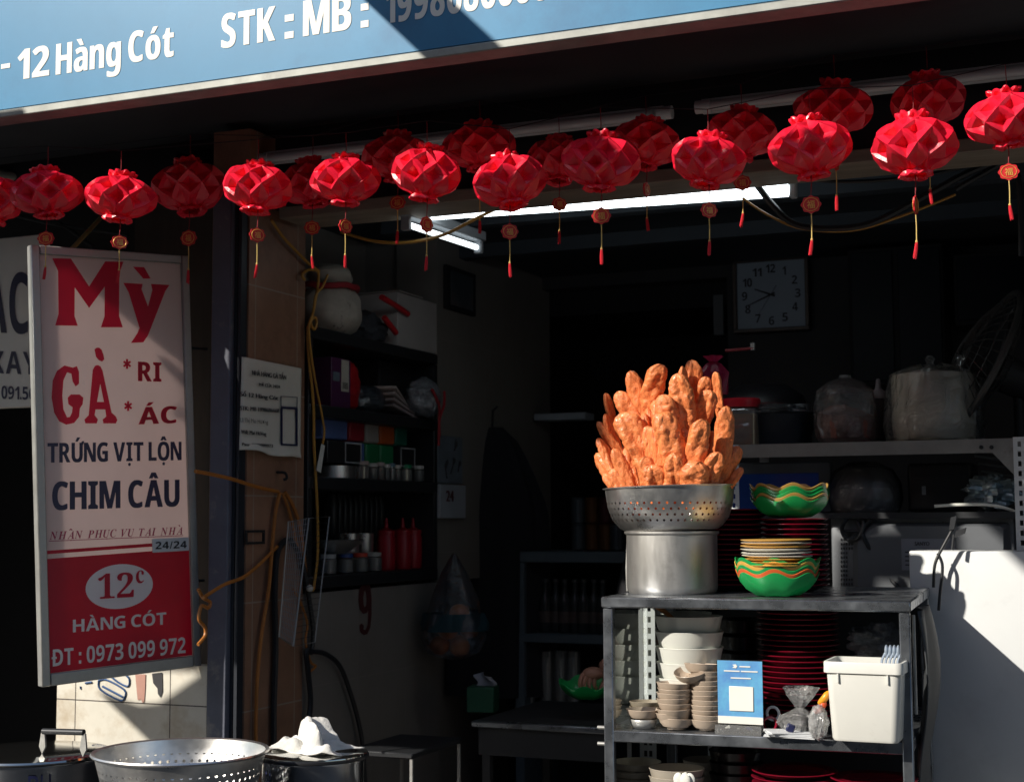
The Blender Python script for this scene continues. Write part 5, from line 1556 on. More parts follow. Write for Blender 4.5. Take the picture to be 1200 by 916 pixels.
# hanging net bag of oranges
Xo = -2.62
oc = onX(532, 735, Xo)
ob2 = thing('fruit_bag', 'thin plastic carrier bag hanging on the left wall with teal print', 'bag', oc)
tp_ = onX(520, 655, Xo)
mb = MB()
mb.lathe([(.006, .30), (.05, .22), (.095, .12), (.125, .02), (.13, -.04), (.10, -.10), (.04, -.125), (.0005, -.127)], 32, c=oc, fn=lambda r, z, a, j: (r * (1 + .09 * math.sin(4 * a + j) + .05 * math.sin(9 * a)), z))
mb.build('film', film('carrier_film', (.62, .66, .72), .02, .05, .25, (.3, .36, .45), wr=.8, ws=12), ob2)
mb = MB(); mb.lathe([(.112, .06), (.127, .02), (.132, -.01)], 32, c=oc, fn=lambda r, z, a, j: (r * (1 + .09 * math.sin(4 * a + j) + .05 * math.sin(9 * a)) + .003, z)); mb.build('print_band', pm('teal_band', (.015, .05, .065), .5, trl=.2), ob2)
orm = pm('orange_peel', (.75, .2, .035), .45, bump=.15, bs=90)
om = MB().ball((0, 0, 0), (.042, .042, .039), 20, 14).mesh('orange', orm)
for i, (x, y, z) in enumerate(((-.05, -.03, -.07), (.04, -.03, -.075), (-.005, .055, -.07), (.0, -.055, -.005), (.06, .02, -.005), (-.055, .03, .0), (.01, .03, .055))):
    put('orange', om, oc + Vector((x, y, z)), 'orange bulging inside the hanging plastic carrier bag', 'fruit', 'oranges in the hanging bag', i)

# dark coat hanging in the back corner
cc_ = at(577, 640, 6.35)
ct = thing('hanging_coat', 'black coat hanging limp in the dark back corner', 'coat', cc_)
def coat(s, t_):
    a = 2 * math.pi * s
    zz = 1.98 - 1.22 * t_
    w_ = .05 + .19 * min(1, t_ * 3.2) ** .6 + .02 * t_
    fo = 1 + .10 * math.sin(6 * a + 2 * t_) * min(1, t_ * 2) + .05 * math.sin(11 * a)
    return (cc_.x + w_ * fo * math.cos(a), cc_.y + .55 * w_ * fo * math.sin(a), zz)
MB().grid(coat, 40, 18, closed_u=True).build('cloth', pm('black_cloth', (.010, .011, .016), .9), ct)
MB().tube([(cc_.x, cc_.y, 1.96), (cc_.x, cc_.y + .01, 2.06), (cc_.x + .02, cc_.y + .02, 2.08)], .006, 6).build('hanger_hook', M['darkmetal'], ct)

# ================================================================== back shelf of cans and bottles
YB = 6.25
bx0, bx1 = at(603, 700, YB).x, at(735, 700, YB).x
bz = [at(660, 646, YB).z, at(660, 743, YB).z, at(660, 834, YB).z]
bs = thing('back_shelf', 'grey steel shelf unit of cans and bottles in the dark back of the shop', 'shelf', ((bx0 + bx1) / 2, YB + .2, .135))
bm_ = pm('grey_shelf_paint', (.09, .12, .15), .5)
for i, z in enumerate(bz):
    MB().span((bx0, YB, z - (.05 if i == 0 else .04)), (bx1 + .1, YB + .42, z), bev=.004).build('board', bm_, bs)
MB().span((bx0, YB + .002, .135), (bx0 + .045, YB + .42, bz[0] - .051), bev=.003).build('side_panel', bm_, bs)
MB().span((bx1 + .06, YB + .002, .135), (bx1 + .1, YB + .42, bz[0] - .051), bev=.003).build('side_panel', bm_, bs)
MB().span((bx0 + .046, YB + .41, .135), (bx1 + .059, YB + .415, bz[0] - .051)).build('back_panel', M['black'], bs)
def can_mesh(c_):
    mb = MB(); mb.lathe([(.026, 0), (.033, .008), (.033, .11), (.027, .12), (.0005, .119)], 22, caps=(True, False)); return mb.mesh('can', pm('can_paint', c_, .3, .5), angle=30)
cans = [can_mesh((.08, .1, .12)), can_mesh((.13, .055, .02)), can_mesh((.07, .016, .02)), can_mesh((.07, .08, .1))]
nme = ['silver', 'bronze', 'red', 'grey']
for j, (px, ks) in enumerate(((678, (0, 0)), (694, (1, 1)), (710, (1, 2)), (723, (3, 2)))):
    x = at(px, 620, YB + .1).x
    for l, k in enumerate(ks):
        put('can', cans[k], (x, YB + .1, bz[0] + .001 + .121 * (1 - l if False else l)), f'{nme[k]} drink can, {("lower", "upper")[l]} one in the {ORD[j + 1]} column on the back shelf', 'can', 'drink cans on the back shelf', j)
bt = MB(); bt.lathe([(.028, 0), (.031, .005), (.031, .12), (.026, .15), (.013, .18), (.012, .225)], 20, caps=(True, False)); btm = bt.mesh('bottle', pm('bottle_glass', (.03, .035, .04), .12), angle=40)
cpm = MB().lathe([(.0145, .2255), (.0145, .238), (.0005, .239)], 14, caps=(True, False)).mesh('cap', pm('bottle_cap', (.12, .12, .13), .3, .6))
lbm = MB().lathe([(.0315, .045), (.0315, .095)], 20).mesh('paper_label', pm('bottle_label', (.08, .06, .06), .6))
for i in range(9):
    x = at(617 + 11.2 * i, 700, YB + .09).x
    t = thing('bottle', f'small dark bottle, {ORD[i + 1]} from the left on the middle back shelf', 'bottle', (x, YB + .09 + .012 * (i % 2), bz[1] + .001), 'bottles on the middle back shelf')
    for n_, me in (('glass', btm), ('cap', cpm), ('paper_label', lbm)):
        o = bpy.data.objects.new(n_, me); COL.objects.link(o); o.parent = t
gm = MB().lathe([(.028, 0), (.035, .1), (.033, .1), (.026, .004), (.0005, .004)], 24, caps=(True, False)).mesh('glass', film('tumbler', (.8, .84, .86), .06, .14, .05))
for i, px in enumerate((622, 641, 657, 672)):
    x = at(px, 800, YB + .1).x
    for k in range(7):
        put('tumbler', gm, (x, YB + .1, bz[2] + .001 + .026 * k), f'clear tumbler, {ORD[k + 1]} from the bottom of nested stack {ORD[i + 1]} from left', 'glass', 'nested tumblers on the lower back shelf', k)
# pale ledge line deep in the shop, small plate
a, b = at(630, 489, 6.9), at(690, 489, 6.9)
tag(MB().span((a.x, 6.85, a.z - .02), (b.x, 6.98, a.z + .015), bev=.004).build('wall_ledge', pm('pale_ledge', (.4, .45, .5), .4)), 'short pale ledge deep in the shop, left of the dough heap', 'ledge')

# steel table with tissue box, low metal table in front
zt2 = at(640, 849, 4.95).z
a, b = at(552, 849, 4.95), at(760, 849, 4.95)
tb_ = thing('steel_table', 'steel-edged prep table in the dark middle of the shop', 'table', ((a.x + b.x) / 2, 5.25, .135))
MB().span((a.x, 4.95, zt2 - .022), (b.x, 4.98, zt2 + .0), bev=.004).build('steel_edge', M['steel2'], tb_)
MB().span((a.x, 4.981, zt2 - .022), (b.x, 5.62, zt2 - .001), bev=.003).build('table_top', M['black'], tb_)
MB().span((a.x + .02, 4.97, zt2 - .12), (b.x - .02, 5.6, zt2 - .0225)).build('apron', M['darkmetal'], tb_)
for xx in (a.x + .03, b.x - .06):
    for yy in (4.98, 5.56):
        MB().span((xx, yy, .135), (xx + .03, yy + .03, zt2 - .121)).build('leg', M['darkmetal'], tb_)
tc_ = at(566, 833, 5.2); tc_.z = zt2 + .001
tx = thing('tissue_box', 'green tissue box with a white tissue on the prep table', 'tissue box', tc_)
MB().box(tc_ + Vector((0, 0, .048)), (.105, .10, .094), rot=Matrix.Rotation(.2, 3, 'Z'), bev=.004).build('box', pm('green_card', (.006, .06, .03), .5), tx)
mb = MB(); mb.grid(lambda s, t_: tc_ + Vector((-.03 + .08 * s + .01 * math.sin(5 * t_), .03 * math.sin(6 * s) * t_, .095 + .05 * t_ * (1 - .5 * abs(s - .4)))), 12, 8); mb.build('tissue', pm('tissue_paper', (.22, .23, .27), .8), tx, wall=.001)
zs2 = at(460, 881, 4.55).z
a, b = at(436, 881, 4.55), at(483, 881, 4.55)
t = thing('metal_stool', 'low dark metal table frame with one bright leg behind the cloth-covered pot', 'stool', ((a.x + b.x) / 2, 4.7, .135))
MB().span((a.x - .1, 4.55, zs2 - .02), (b.x, 4.95, zs2), bev=.004).build('seat', M['darkmetal'], t)
for xx in (a.x - .09, b.x - .012):
    for yy in (4.555, 4.93):
        MB().span((xx, yy, .135), (xx + .010, yy + .010, zs2 - .0205)).build('leg', M['alu'], t)
# ================================================================== right side: rack, microwave, white freezer box
YR = 5.12
zbm = at(1030, 517, YR).z
rx0, rx1 = at(850, 525, YR).x, at(1330, 525, YR).x
rk = thing('steel_rack', 'slotted-angle steel rack holding wrapped baskets above the microwave', 'rack', ((rx0 + rx1) / 2, YR + .25, .135))
rp_ = pm('rack_grey', (.28, .27, .26), .5, .2, var=.25, vs=9, col2=(.12, .10, .09), c2s=10, c2p=(.6, .8))
MB().span((rx0, YR, zbm - .046), (rx1, YR + .004, zbm)).span((rx0, YR + .0045, zbm - .004), (rx1, YR + .5, zbm - .001)).build('shelf_board', rp_, rk)
zb2 = at(1060, 600, YR).z
MB().span((rx0, YR + .01, zb2 - .02), (rx1, YR + .5, zb2)).build('shelf_board', M['darkmetal'], rk)
ux = at(1190, 600, YR).x
slotted((ux, YR - .006, 0), .135, 2.0 if False else at(1190, 512, YR).z, .038, M['whitepaint'], rk, pitch=.032, sl=.017)
slotted((rx0 + .01, YR - .006, 0), .135, zbm, .038, M['whitepaint'], rk, pitch=.032, sl=.017)
for xx in (ux, rx0 + .01):
    MB().span((xx, YR + .46, .135), (xx + .036, YR + .465, zbm)).build('rear_upright', M['whitepaint'], rk)
g_ = at(1160, 540, YR)
MB().plate([at(1150, 517, YR - .002), at(1190, 516, YR - .002), at(1190, 558, YR - .002)], .003, (0, -1, 0)).build('gusset', rp_, rk)
for x in (1150, 1162):
    MB().lathe([(.007, 0), (.007, .004), (.0005, .005)], 10, c=at(x, 524, YR - .001), rot=Matrix.Rotation(R(90), 3, 'X'), caps=(True, False)).build('fixing', M['darkmetal'], rk)

# jar with red lid
YJ = 5.25
def onshelf(px, z, Y): 
    r = ray(px, 520); return Vector((r.x * Y / r.y, Y, z))
c = onshelf(869, zbm + .001, YJ)
t = thing('spice_jar', 'square clear jar of brown powder with a bright red screw lid beside the dough', 'jar', c)
hx_ = size_at(869, 26, YJ)
mb = MB(); loft(mb, [(hx_ * .85, hx_ * .85, .02, 0), (hx_ * .87, hx_ * .87, .02, .12), (hx_ * .75, hx_ * .75, .05, .135), (hx_ * .72, hx_ * .72, .05, .14)], c); mb.build('glass', M['jar'], t)
mb = MB(); loft(mb, [(hx_ * .81, hx_ * .81, .02, .003), (hx_ * .82, hx_ * .82, .02, .112)], c); mb.build('contents', pm('brown_powder', (.40, .21, .085), .8, vs=14), t)
mb = MB(); mb.lathe([(hx_ * .86, .138), (hx_ * .88, .145), (hx_ * .88, .166), (hx_ * .84, .17), (.0005, .17)], 36, c=c, fn=lambda r, z, a, j: (r * (1 + .006 * math.cos(30 * a)), z), caps=(True, False)); mb.build('lid', pm('red_lid', (.62, .01, .03), .35), t)
# pink bag peeking behind the dough heap
p = at(836, 437, 4.7)
mb = MB(); mb.lathe([(.04, -.07), (.045, 0), (.022, .03), (.012, .037), (.03, .055)], 20, c=p, fn=lambda r, z, a, j: (r * (1 + .2 * math.sin(6 * a + j)), z))
tag(mb.build('plastic_bag', pm('magenta_bag', (.4, .02, .09), .35, trl=.3)), 'tied magenta plastic bag showing behind the top of the dough heap', 'bag')
# dark basin with wrapped lid
c = onshelf(912, zbm + .001, 5.35)
t = thing('dark_basin', 'dark tub topped with a crumpled clear wrap behind the red-lidded jar', 'tub', c)
mb = MB(); loft(mb, [(.10, .10, .04, 0), (.125, .12, .05, .105), (.13, .125, .05, .112), (.115, .11, .05, .112)], c); mb.build('tub', pm('dark_blue_tub', (.012, .018, .03), .4), t)
mb = MB(); blob(mb, c + Vector((-.02, -.02, .125)), (.14, .12, .028), .35, 2.6, 31, 40, 20); mb.build('wrap', film('wrap_film', (.75, .78, .82), .05, .2, .25, (.5, .53, .58), wr=1., ws=16), t)
MB().lathe([(.06, .13), (.075, .135), (.075, .15), (.0005, .152)], 30, c=c + Vector((-.05, .03, .01)), caps=(True, False)).build('inner_lid', pm('dull_red_lid', (.12, .03, .03), .5), t)
c = onshelf(940, zbm + .001, 5.4)
tag(MB().lathe([(.032, 0), (.036, .004), (.036, .15), (.033, .155), (.0005, .155)], 24, c=c, caps=(True, False)).build('grey_tin', pm('grey_can', (.13, .14, .15), .4, .3)), 'plain grey tin between dark tub and bag of meat floss', 'tin')
# big dark pan behind
c = onshelf(895, zbm + .001, 5.52)
t = thing('wok', 'dark domed wok with a red-tipped handle behind the jar', 'wok', c)
MB().lathe([(.16, .10), (.17, .15), (.15, .2), (.09, .24), (.0005, .25)], 36, c=c, caps=(True, False)).build('dome', M['blackpl'], t)
MB().tube([at(850, 411, 5.4), at(883, 408, 5.4)], .006, 8).build('handle', pm('red_tip', (.25, .02, .03), .4), t)
MB().box(at(882, 406, 5.4), (.018, .01, .03), bev=.003).build('handle_tip', M['alu'], t)
# bag of food
c = onshelf(992, zbm + .001, 5.3)
t = thing('food_bag', 'gathered clear bag of reddish shredded meat on the rack', 'bag', c)
rb3 = size_at(992, 36, 5.3)
fnb = lambda r, z, a, j: (r * (1 + .05 * math.sin(5 * a + j) + .03 * math.sin(11 * a)), z)
MB().lathe([(rb3 * .85, .003), (rb3 * .98, .02), (rb3, .07), (rb3 * .98, .13), (rb3 * .9, .19), (rb3 * .55, .222), (rb3 * .2, .235), (.02, .245)], 36, c=c, fn=fnb, caps=(True, False)).build('film', film('food_film', (.9, .9, .9), .05, .14, .2, (.5, .48, .48), wr=1., ws=14), t)
mb = MB(); mb.lathe([(rb3 * .8, .006), (rb3 * .93, .02), (rb3 * .95, .07), (rb3 * .9, .105), (rb3 * .5, .128), (.0005, .13)], 36, c=c, fn=lambda r, z, a, j: (r * (1 + .04 * noise.noise(Vector((3 * math.cos(a), 3 * math.sin(a), j)))), z + (.012 * math.cos(a - 2.5) if j > 2 else 0)), caps=(True, False))
mb.build('contents', pm('meat_floss', (.30, .10, .07), .8, var=.4, vs=16, bump=.5, bs=60, col2=(.20, .02, .02), c2s=13, c2p=(.55, .65)), t)
# sauce bottle with white nozzle
c = onshelf(1031, zbm + .001, 5.4)
t = thing('sauce_bottle', 'dark sauce bottle with a pointed pale nozzle between the two wrapped bags', 'bottle', c)
MB().lathe([(.03, 0), (.033, .006), (.033, .15), (.028, .165)], 22, c=c, caps=(True, False)).build('body', pm('dark_sauce', (.04, .03, .035), .3), t)
MB().lathe([(.03, .1655), (.032, .175), (.026, .19), (.012, .20), (.007, .235), (.0005, .237)], 22, c=c, caps=(True, False)).build('nozzle', pm('pale_nozzle', (.28, .24, .25), .4), t)
# wrapped white basket
c = onshelf(1095, zbm + .001, 5.32)
t = thing('wrapped_basket', 'cream cylindrical basket wrapped in a clear plastic bag with knotted ears', 'basket', c)
rb4 = size_at(1095, 47, 5.32)
MB().lathe([(rb4 * .9, .002), (rb4 * .97, .006), (rb4 * 1.0, .05), (rb4 * 1.0, .225), (rb4 * .97, .235), (rb4 * .7, .24), (.0005, .242)], 48, c=c, fn=lambda r, z, a, j: (r * (1 + .012 * math.cos(24 * a)), z), caps=(True, False)).build('basket', pm('cream_plastic', (.80, .72, .58), .5, var=.12, vs=5), t)
rb5 = rb4 * 1.16
mb = MB(); mb.lathe([(rb5 * .7, .0), (rb5 * .98, .012), (rb5 * 1.05, .06), (rb5 * 1.0, .17), (rb5 * .9, .24), (rb5 * .5, .262), (rb5 * .25, .27)], 60, c=c, fn=lambda r, z, a, j: (r * (1 + .03 * math.sin(4 * a + j * .7) + .018 * math.sin(13 * a)), z + .004 * math.sin(7 * a)))
for (xx, s_) in ((1092, 1), (1128, -1)):
    e = onshelf(xx, zbm + .26, 5.3)
    mb.lathe([(.018, 0), (.010, .016), (.016, .03), (.010, .04), (.0005, .042)], 12, c=e, fn=lambda r, z, a, j: (r * (1 + .3 * math.sin(3 * a)), z))
mb.build('film', film('basket_film', (.92, .92, .92), .05, .13, .16, (.55, .53, .52), wr=1., ws=11), t)

# lower level: screen, bagged cooker, printer, foil
zl3 = zb2 + .001
a, b = at(862, 600, 5.3), at(972, 600, 5.3)
t = thing('tablet_screen', 'dark-framed screen glowing deep blue behind the upper wavy trays', 'screen', ((a.x + b.x) / 2, 5.35, zl3))
z1, z0 = at(920, 541, 5.35).z, at(920, 592, 5.35).z
MB().span((a.x - .06, 5.35, zl3), (b.x, 5.38, z1), bev=.006).build('frame', pm('screen_frame', (.12, .14, .16), .45), t)
MB().span((a.x - .03, 5.347, zl3 + .01), (b.x - .045, 5.349, z1 - .042)).build('display', pm('display_blue', (.01, .025, .10), .15, em=.018, emc=(.03, .12, .6), var=.3), t)
c = onshelf(1012, zl3, 5.38)
t = thing('rice_cooker', 'grey domed rice cooker wrapped in a dusty plastic bag on the lower rack board', 'rice cooker', c)
rc_ = size_at(1012, 40, 5.38)
MB().lathe([(rc_ * .9, 0), (rc_ * .97, .01), (rc_, .06), (rc_ * .97, .085)], 40, c=c, caps=(True, False)).build('body', pm('cooker_grey', (.30, .28, .27), .5, var=.2), t)
MB().lathe([(rc_ * 1.0, .0855), (rc_ * .98, .10), (rc_ * .8, .14), (rc_ * .45, .165), (.0005, .17)], 40, c=c, caps=(True, False)).build('lid', pm('cooker_lid', (.24, .225, .22), .5), t)
MB().lathe([(rc_ * .95, .0), (rc_ * 1.08, .05), (rc_ * 1.05, .10), (rc_ * .85, .15), (rc_ * .4, .178), (.0005, .182)], 50, c=c, fn=lambda r, z, a, j: (r * (1 + .02 * math.sin(9 * a + j)), z)).build('film', film('dust_film', (.75, .75, .78), .04, .12, .2, (.3, .3, .32), wr=.9, ws=14), t)
a, b = at(1064, 600, 5.35), at(1140, 600, 5.35)
t = thing('black_printer', 'black box-shaped appliance with a small pale button on the lower rack board', 'appliance', ((a.x + b.x) / 2, 5.4, zl3))
zp = at(1100, 542, 5.35).z
MB().span((a.x, 5.35, zl3), (b.x, 5.58, zp), bev=.015, seg=3).build('case', M['blackpl'], t)
MB().span((a.x + .05, 5.346, zl3 + .06), (a.x + .063, 5.349, zl3 + .09)).build('button', pm('pale_button', (.3, .32, .36), .4), t)
MB().span((a.x + .02, 5.343, zl3 + .12), (b.x - .02, 5.349, zl3 + .128)).build('lid_seam', M['darkmetal'], t)
p = at(1160, 578, 5.35)
mb = MB(); blob(mb, p, (.085, .07, .055), .4, 2.6, 41, 40, 28)
tag(mb.build('foil_bag', pm('crinkled_foil', (.5, .62, .68), .22, .6, bump=.8, bs=22)), 'crinkled bluish foil bag at the right end of the lower rack board', 'bag')
for k in range(4):
    y_ = 534 + 9 * k
    tag(MB().tube([at(1142 + 4 * k, y_, 5.52), at(1200, y_ + 8, 5.52)], .006, 6).build('wire_shelf_bar', M['alu']), 'pale metal bar of the wire stack behind the right rack upright', 'bar', 'pale bars behind the right rack upright')
tag(MB().tube(smooth_path([at(1095, 593, 5.15), at(1130, 591, 5.15), at(1165, 592, 5.15), at(1192, 600, 5.15)], 6), .0055, 8).build('cable', M['bowlwhite']), 'white cable lying along the front of the lower rack board', 'cable')

# microwave seen from behind
ym = 5.17
a, b = at(974, 650, ym), at(1190, 650, ym)
zm1 = at(1080, 603, ym).z - .002; zm0 = zm1 - .33
mw = thing('microwave_oven', 'grey microwave oven turned back to front under the rack board', 'microwave', ((a.x + b.x) / 2, ym + .18, zm0))
mg = pm('microwave_grey', (.125, .135, .15), .5, .2, var=.15, vs=4, col2=(.13, .12, .11), c2s=5, c2p=(.6, .8))
MB().span((a.x, ym, zm0), (b.x, ym + .36, zm1), bev=.012, seg=2).build('casing', mg, mw)
mb = MB()
ring0 = [at(1022, 612, ym - .002), at(1180, 612, ym - .002), at(1184, 616, ym - .002), at(1184, 720, ym - .002), at(1000, 720, ym - .002), at(1000, 628, ym - .002), at(1010, 620, ym - .002)]
ring1 = [p + Vector((0, -.028, -.012)) + (Vector((.02, 0, 0)) if p.x < (a.x + b.x) / 2 else Vector((-.02, 0, 0))) for p in ring0]
nn = len(ring0)
mb.add(ring0 + ring1, [tuple(range(nn, 2 * nn))] + [(i, (i + 1) % nn, nn + (i + 1) % nn, nn + i) for i in range(nn)])
mb.build('bulged_back', mg, mw, angle=20)
mb = MB()
for i in range(12):
    for j in range(14):
        p = at(986 + i * 3.1, 632 + j * 5.2, ym - .0015)
        if i < 6 and 2 < j < 9 and i > 2: continue
        mb.span((p.x - .0022, ym - .0022, p.z - .004), (p.x + .0022, ym - .0012, p.z + .004))
mb.build('vent_grille', M['blackpl'], mw)
lbx0, lbx1 = at(1056, 632, ym - .031), at(1112, 632, ym - .031)
MB().span((lbx0.x, ym - .0325, at(1080, 668, ym - .031).z), (lbx1.x + .02, ym - .031, at(1080, 631, ym - .031).z)).build('rating_label', pm('rating_white', (.22, .23, .27), .5), mw)
mb = MB(); text(mb, 'SANYO', at(1072, 639, ym - .0328), at(1089, 639, ym - .0328), at(1072, 634.5, ym - .0328), .0003, bold=.05)
for k in range(4): mb.span((lbx0.x + .012, ym - .0335, at(1080, 646 + k * 5, ym - .031).z), (lbx1.x - .01 - .012 * (k % 2), ym - .033, at(1080, 647.5 + k * 5, ym - .031).z))
mb.build('label_print', M['ink'], mw)
for x, y in ((979, 605), (1030, 615), (1105, 613), (1152, 613), (1186, 607)):
    MB().lathe([(.005, 0), (.005, .003), (.0005, .004)], 10, c=at(x, y, ym - .001), rot=Matrix.Rotation(R(90), 3, 'X'), caps=(True, False)).build('screw', M['darkmetal'], mw)
MB().tube(smooth_path([at(x, y, ym - .012 - .01 * (i % 3)) for i, (x, y) in enumerate(((1003, 606), (1012, 612), (1006, 630), (994, 632), (987, 622), (990, 610), (1000, 606), (1008, 618), (1014, 634), (1028, 656), (1042, 676), (1055, 690), (1070, 700)))], 6), .0075, 8).build('power_cord', M['cableK'], mw)
MB().tube(smooth_path([at(988, 622, ym - .02), at(1003, 622, ym - .02), at(1010, 620, ym - .02), at(1020, 608, ym - .02)], 4), .006, 8).build('power_cord', M['cableK'], mw)
tag(MB().span((a.x - .05, ym, zm0 - .03), (b.x + .3, ym + .45, zm0 - .001)).build('rack_board', M['darkmetal']), 'dark board carrying the microwave behind the steel cabinet', 'board')

# white freezer box
yf = 4.87
p0 = at(1065, 645, yf)
fx0, fx1 = p0.x, at(1420, 645, yf).x
fz_ = thing('chest_freezer', 'plain white freezer cabinet standing behind the right end of the steel cabinet', 'freezer', ((fx0 + fx1) / 2, yf + .08, .13))
MB().span((fx0, yf, .135), (fx1, yf + .16, p0.z), bev=.006, seg=2).build('body', pm('freezer_white', (.58, .60, .61), .5, var=.05, vs=3, bump=.04, bs=7, col2=(.46, .47, .48), c2s=2.5, c2p=(.55, .8)), fz_)
# plugs and leads in front of it
ya = yf - .05
for (pp, lb) in (([(1120, 612), (1115, 622), (1108, 635), (1099, 652), (1095, 665), (1094, 688)], 'slim black lead hanging in front of the white freezer, left strand'), ([(1099, 648), (1104, 660), (1104, 675), (1102, 690), (1100, 715)], 'slim black lead hanging in front of the white freezer, right strand')):
    tag(MB().tube(smooth_path([at(x, y, ya) for x, y in pp], 6), .0048, 8).build('cable', M['cableK']), lb, 'cable', 'leads before the white freezer')
for (q_, lb) in (([(1114, 606), (1121, 604), (1118, 620), (1112, 621)], 'black plug on the lead above the white freezer, upper one'), ([(1120, 622), (1132, 618), (1130, 625), (1118, 630)], 'black plug above the white freezer, tilted lower one')):
    m_ = MB(); m_.plate([at(x, y, ya - .008) for x, y in q_], .018, (0, -1, 0)); tag(m_.build('plug', M['cableK']), lb, 'plug', 'plugs above the white freezer')
tag(MB().tube([at(1118, 626, ya), at(1117, 636, ya), at(1116, 644, ya)], .005, 8).build('cable', M['cableK']), 'short black lead below the tilted plug', 'cable')

# clock
yc = 6.99
q = [at(862, 308, yc), at(945, 303, yc), at(950, 385, yc), at(866, 389, yc)]
cx_, cz_ = sum(p.x for p in q) / 4, sum(p.z for p in q) / 4
sx_ = (q[1].x - q[0].x + q[2].x - q[3].x) / 4; sz_ = (q[0].z - q[3].z + q[1].z - q[2].z) / 4
ck = thing('wall_clock', 'square pale wall clock with a brown frame showing about twenty to ten', 'clock', (cx_, yc - .04, cz_ - sz_))
m_ = MB()
for (x0, x1, z0, z1) in ((-1, 1, .9, 1), (-1, 1, -1, -.9), (-1, -.9, -.899, .899), (.9, 1, -.899, .899)):
    m_.span((cx_ + x0 * sx_ * 1.06, yc - .05, cz_ + z0 * sz_ * 1.06), (cx_ + x1 * sx_ * 1.06, yc - .005, cz_ + z1 * sz_ * 1.06), bev=.003)
m_.build('frame', pm('clock_frame', (.07, .045, .035), .45), ck)
MB().span((cx_ - sx_ * .953, yc - .03, cz_ - sz_ * .953), (cx_ + sx_ * .953, yc - .006, cz_ + sz_ * .953)).build('dial', pm('clock_dial', (.30, .36, .44), .5, var=.05), ck)
dg_ = MB(); yd = yc - .031
for k in range(1, 13):
    a = R(90 - 30 * k)
    rr = .76
    dx, dz_ = math.cos(a), math.sin(a)
    m__ = max(abs(dx), abs(dz_)); f_ = rr * (.86 + .14 * (1 / m__ if m__ else 1))
    if k in (12, 6, 3, 9): f_ = rr
    x_, z_ = cx_ + dx * f_ * sx_ * .98, cz_ + dz_ * f_ * sz_ * .98
    s_ = str(k); w_ = .026 * (1 if len(s_) == 1 else 1.75) * (.62 if s_ == '1' else 1)
    h_ = .040
    btext(dg_, s_, Vector((x_ - w_ / 2, yd, z_ - h_ / 2)), Vector((x_ + w_ / 2, yd, z_ - h_ / 2)), Vector((x_ - w_ / 2, yd, z_ + h_ / 2)), .001)
dg_.build('numerals', M['ink'], ck)
def hand(nm, ang, l, w_, back=.02, lay=0):
    a = R(90 - ang); d = Vector((math.cos(a), 0, math.sin(a))); n_ = Vector((-d.z, 0, d.x))
    o_ = Vector((cx_, yd - .003 - .0015 * lay, cz_))
    m_ = MB(); m_.plate([o_ - d * back + n_ * w_, o_ - d * back - n_ * w_, o_ + d * l - n_ * w_ * .5, o_ + d * l + n_ * w_ * .5], .001, (0, -1, 0)); m_.build(nm, M['ink'], ck)
hand('hour_hand', 291, .085, .0055); hand('minute_hand', 247, .125, .0045, lay=1); hand('second_hand', 213, .11, .0012, .05, 2)

# dark glass cabinets high on the back wall
for (x0, x1, y0, y1, lb) in ((992, 1108, 292, 448, 'dark glass-fronted wall cabinet right of the square clock'), (1116, 1290, 298, 372, 'dark glass wall cabinet at the far right above the fan')):
    a, b = at(x0, y0, 6.7), at(x1, y1, 6.7)
    t = thing('wall_cabinet', lb, 'cabinet', ((a.x + b.x) / 2, 6.85, b.z), 'dark wall cabinets')
    MB().span((a.x, 6.72, b.z), (b.x, 6.99, a.z), bev=.004).build('carcass', M['black'], t)
    w_ = (b.x - a.x) / 2
    for k in range(2):
        MB().span((a.x + .015 + k * w_, 6.708, b.z + .02), (a.x + w_ * (k + 1) - .01, 6.717, a.z - .02), bev=.002).build('glass_door', pm('dark_glass', (.006, .009, .013), .4, spec=.12), t)
# small wall card right of clock region
a, b = at(836, 346, 6.985), at(848, 392, 6.985)
tag(MB().span((a.x, 6.98, b.z), (b.x, 6.998, a.z)).build('wall_card', pm('dim_card', (.10, .11, .12), .6)), 'narrow dim card on the wall left of the clock', 'card')

# standing fan
fc = at(1150, 425, 5.45)
fn_ = thing('standing_fan', 'tilted grey electric fan with a wire guard at the right edge of the shop', 'fan', (fc.x + .12, 5.5, .135))
ax_ = Vector((-.80, -.30, .42)).normalized()
rot_ = ax_.to_track_quat('Z', 'Y').to_matrix()
RF = .27
fg = pm('fan_grey', (.06, .058, .056), .5)
MB().tube([fc + rot_ @ Vector((RF * math.cos(k * .157), RF * math.sin(k * .157), 0)) for k in range(40)], .012, 8, closed=True).build('guard_rim', fg, fn_)
m_ = MB()
for sgn in (1, -1):
    for k in range(36):
        a = 2 * math.pi * k / 36
        m_.tube([fc + rot_ @ Vector((rr * RF * math.cos(a + .25 * (1 - rr)), rr * RF * math.sin(a + .25 * (1 - rr)), sgn * .085 * (1 - rr ** 2.2))) for rr in (.15, .4, .65, .85, 1)], .0016, 4)
    for rr in (.35, .6, .8):
        m_.tube([fc + rot_ @ Vector((rr * RF * math.cos(k * .21), rr * RF * math.sin(k * .21), sgn * .085 * (1 - rr ** 2.2))) for k in range(30)], .0016, 4, closed=True)
m_.build('wire_guard', fg, fn_)
for k in range(3):
    a0_ = 2 * math.pi * k / 3
    m_ = MB()
    m_.grid(lambda s, t_: fc + rot_ @ Vector(((.05 + .18 * t_) * math.cos(a0_ + (s - .5) * (.6 + .9 * t_)), (.05 + .18 * t_) * math.sin(a0_ + (s - .5) * (.6 + .9 * t_)), .03 * (s - .5))), 10, 6)
    m_.build('blade', pm('fan_blade', (.025, .027, .03), .4), fn_, wall=.002)
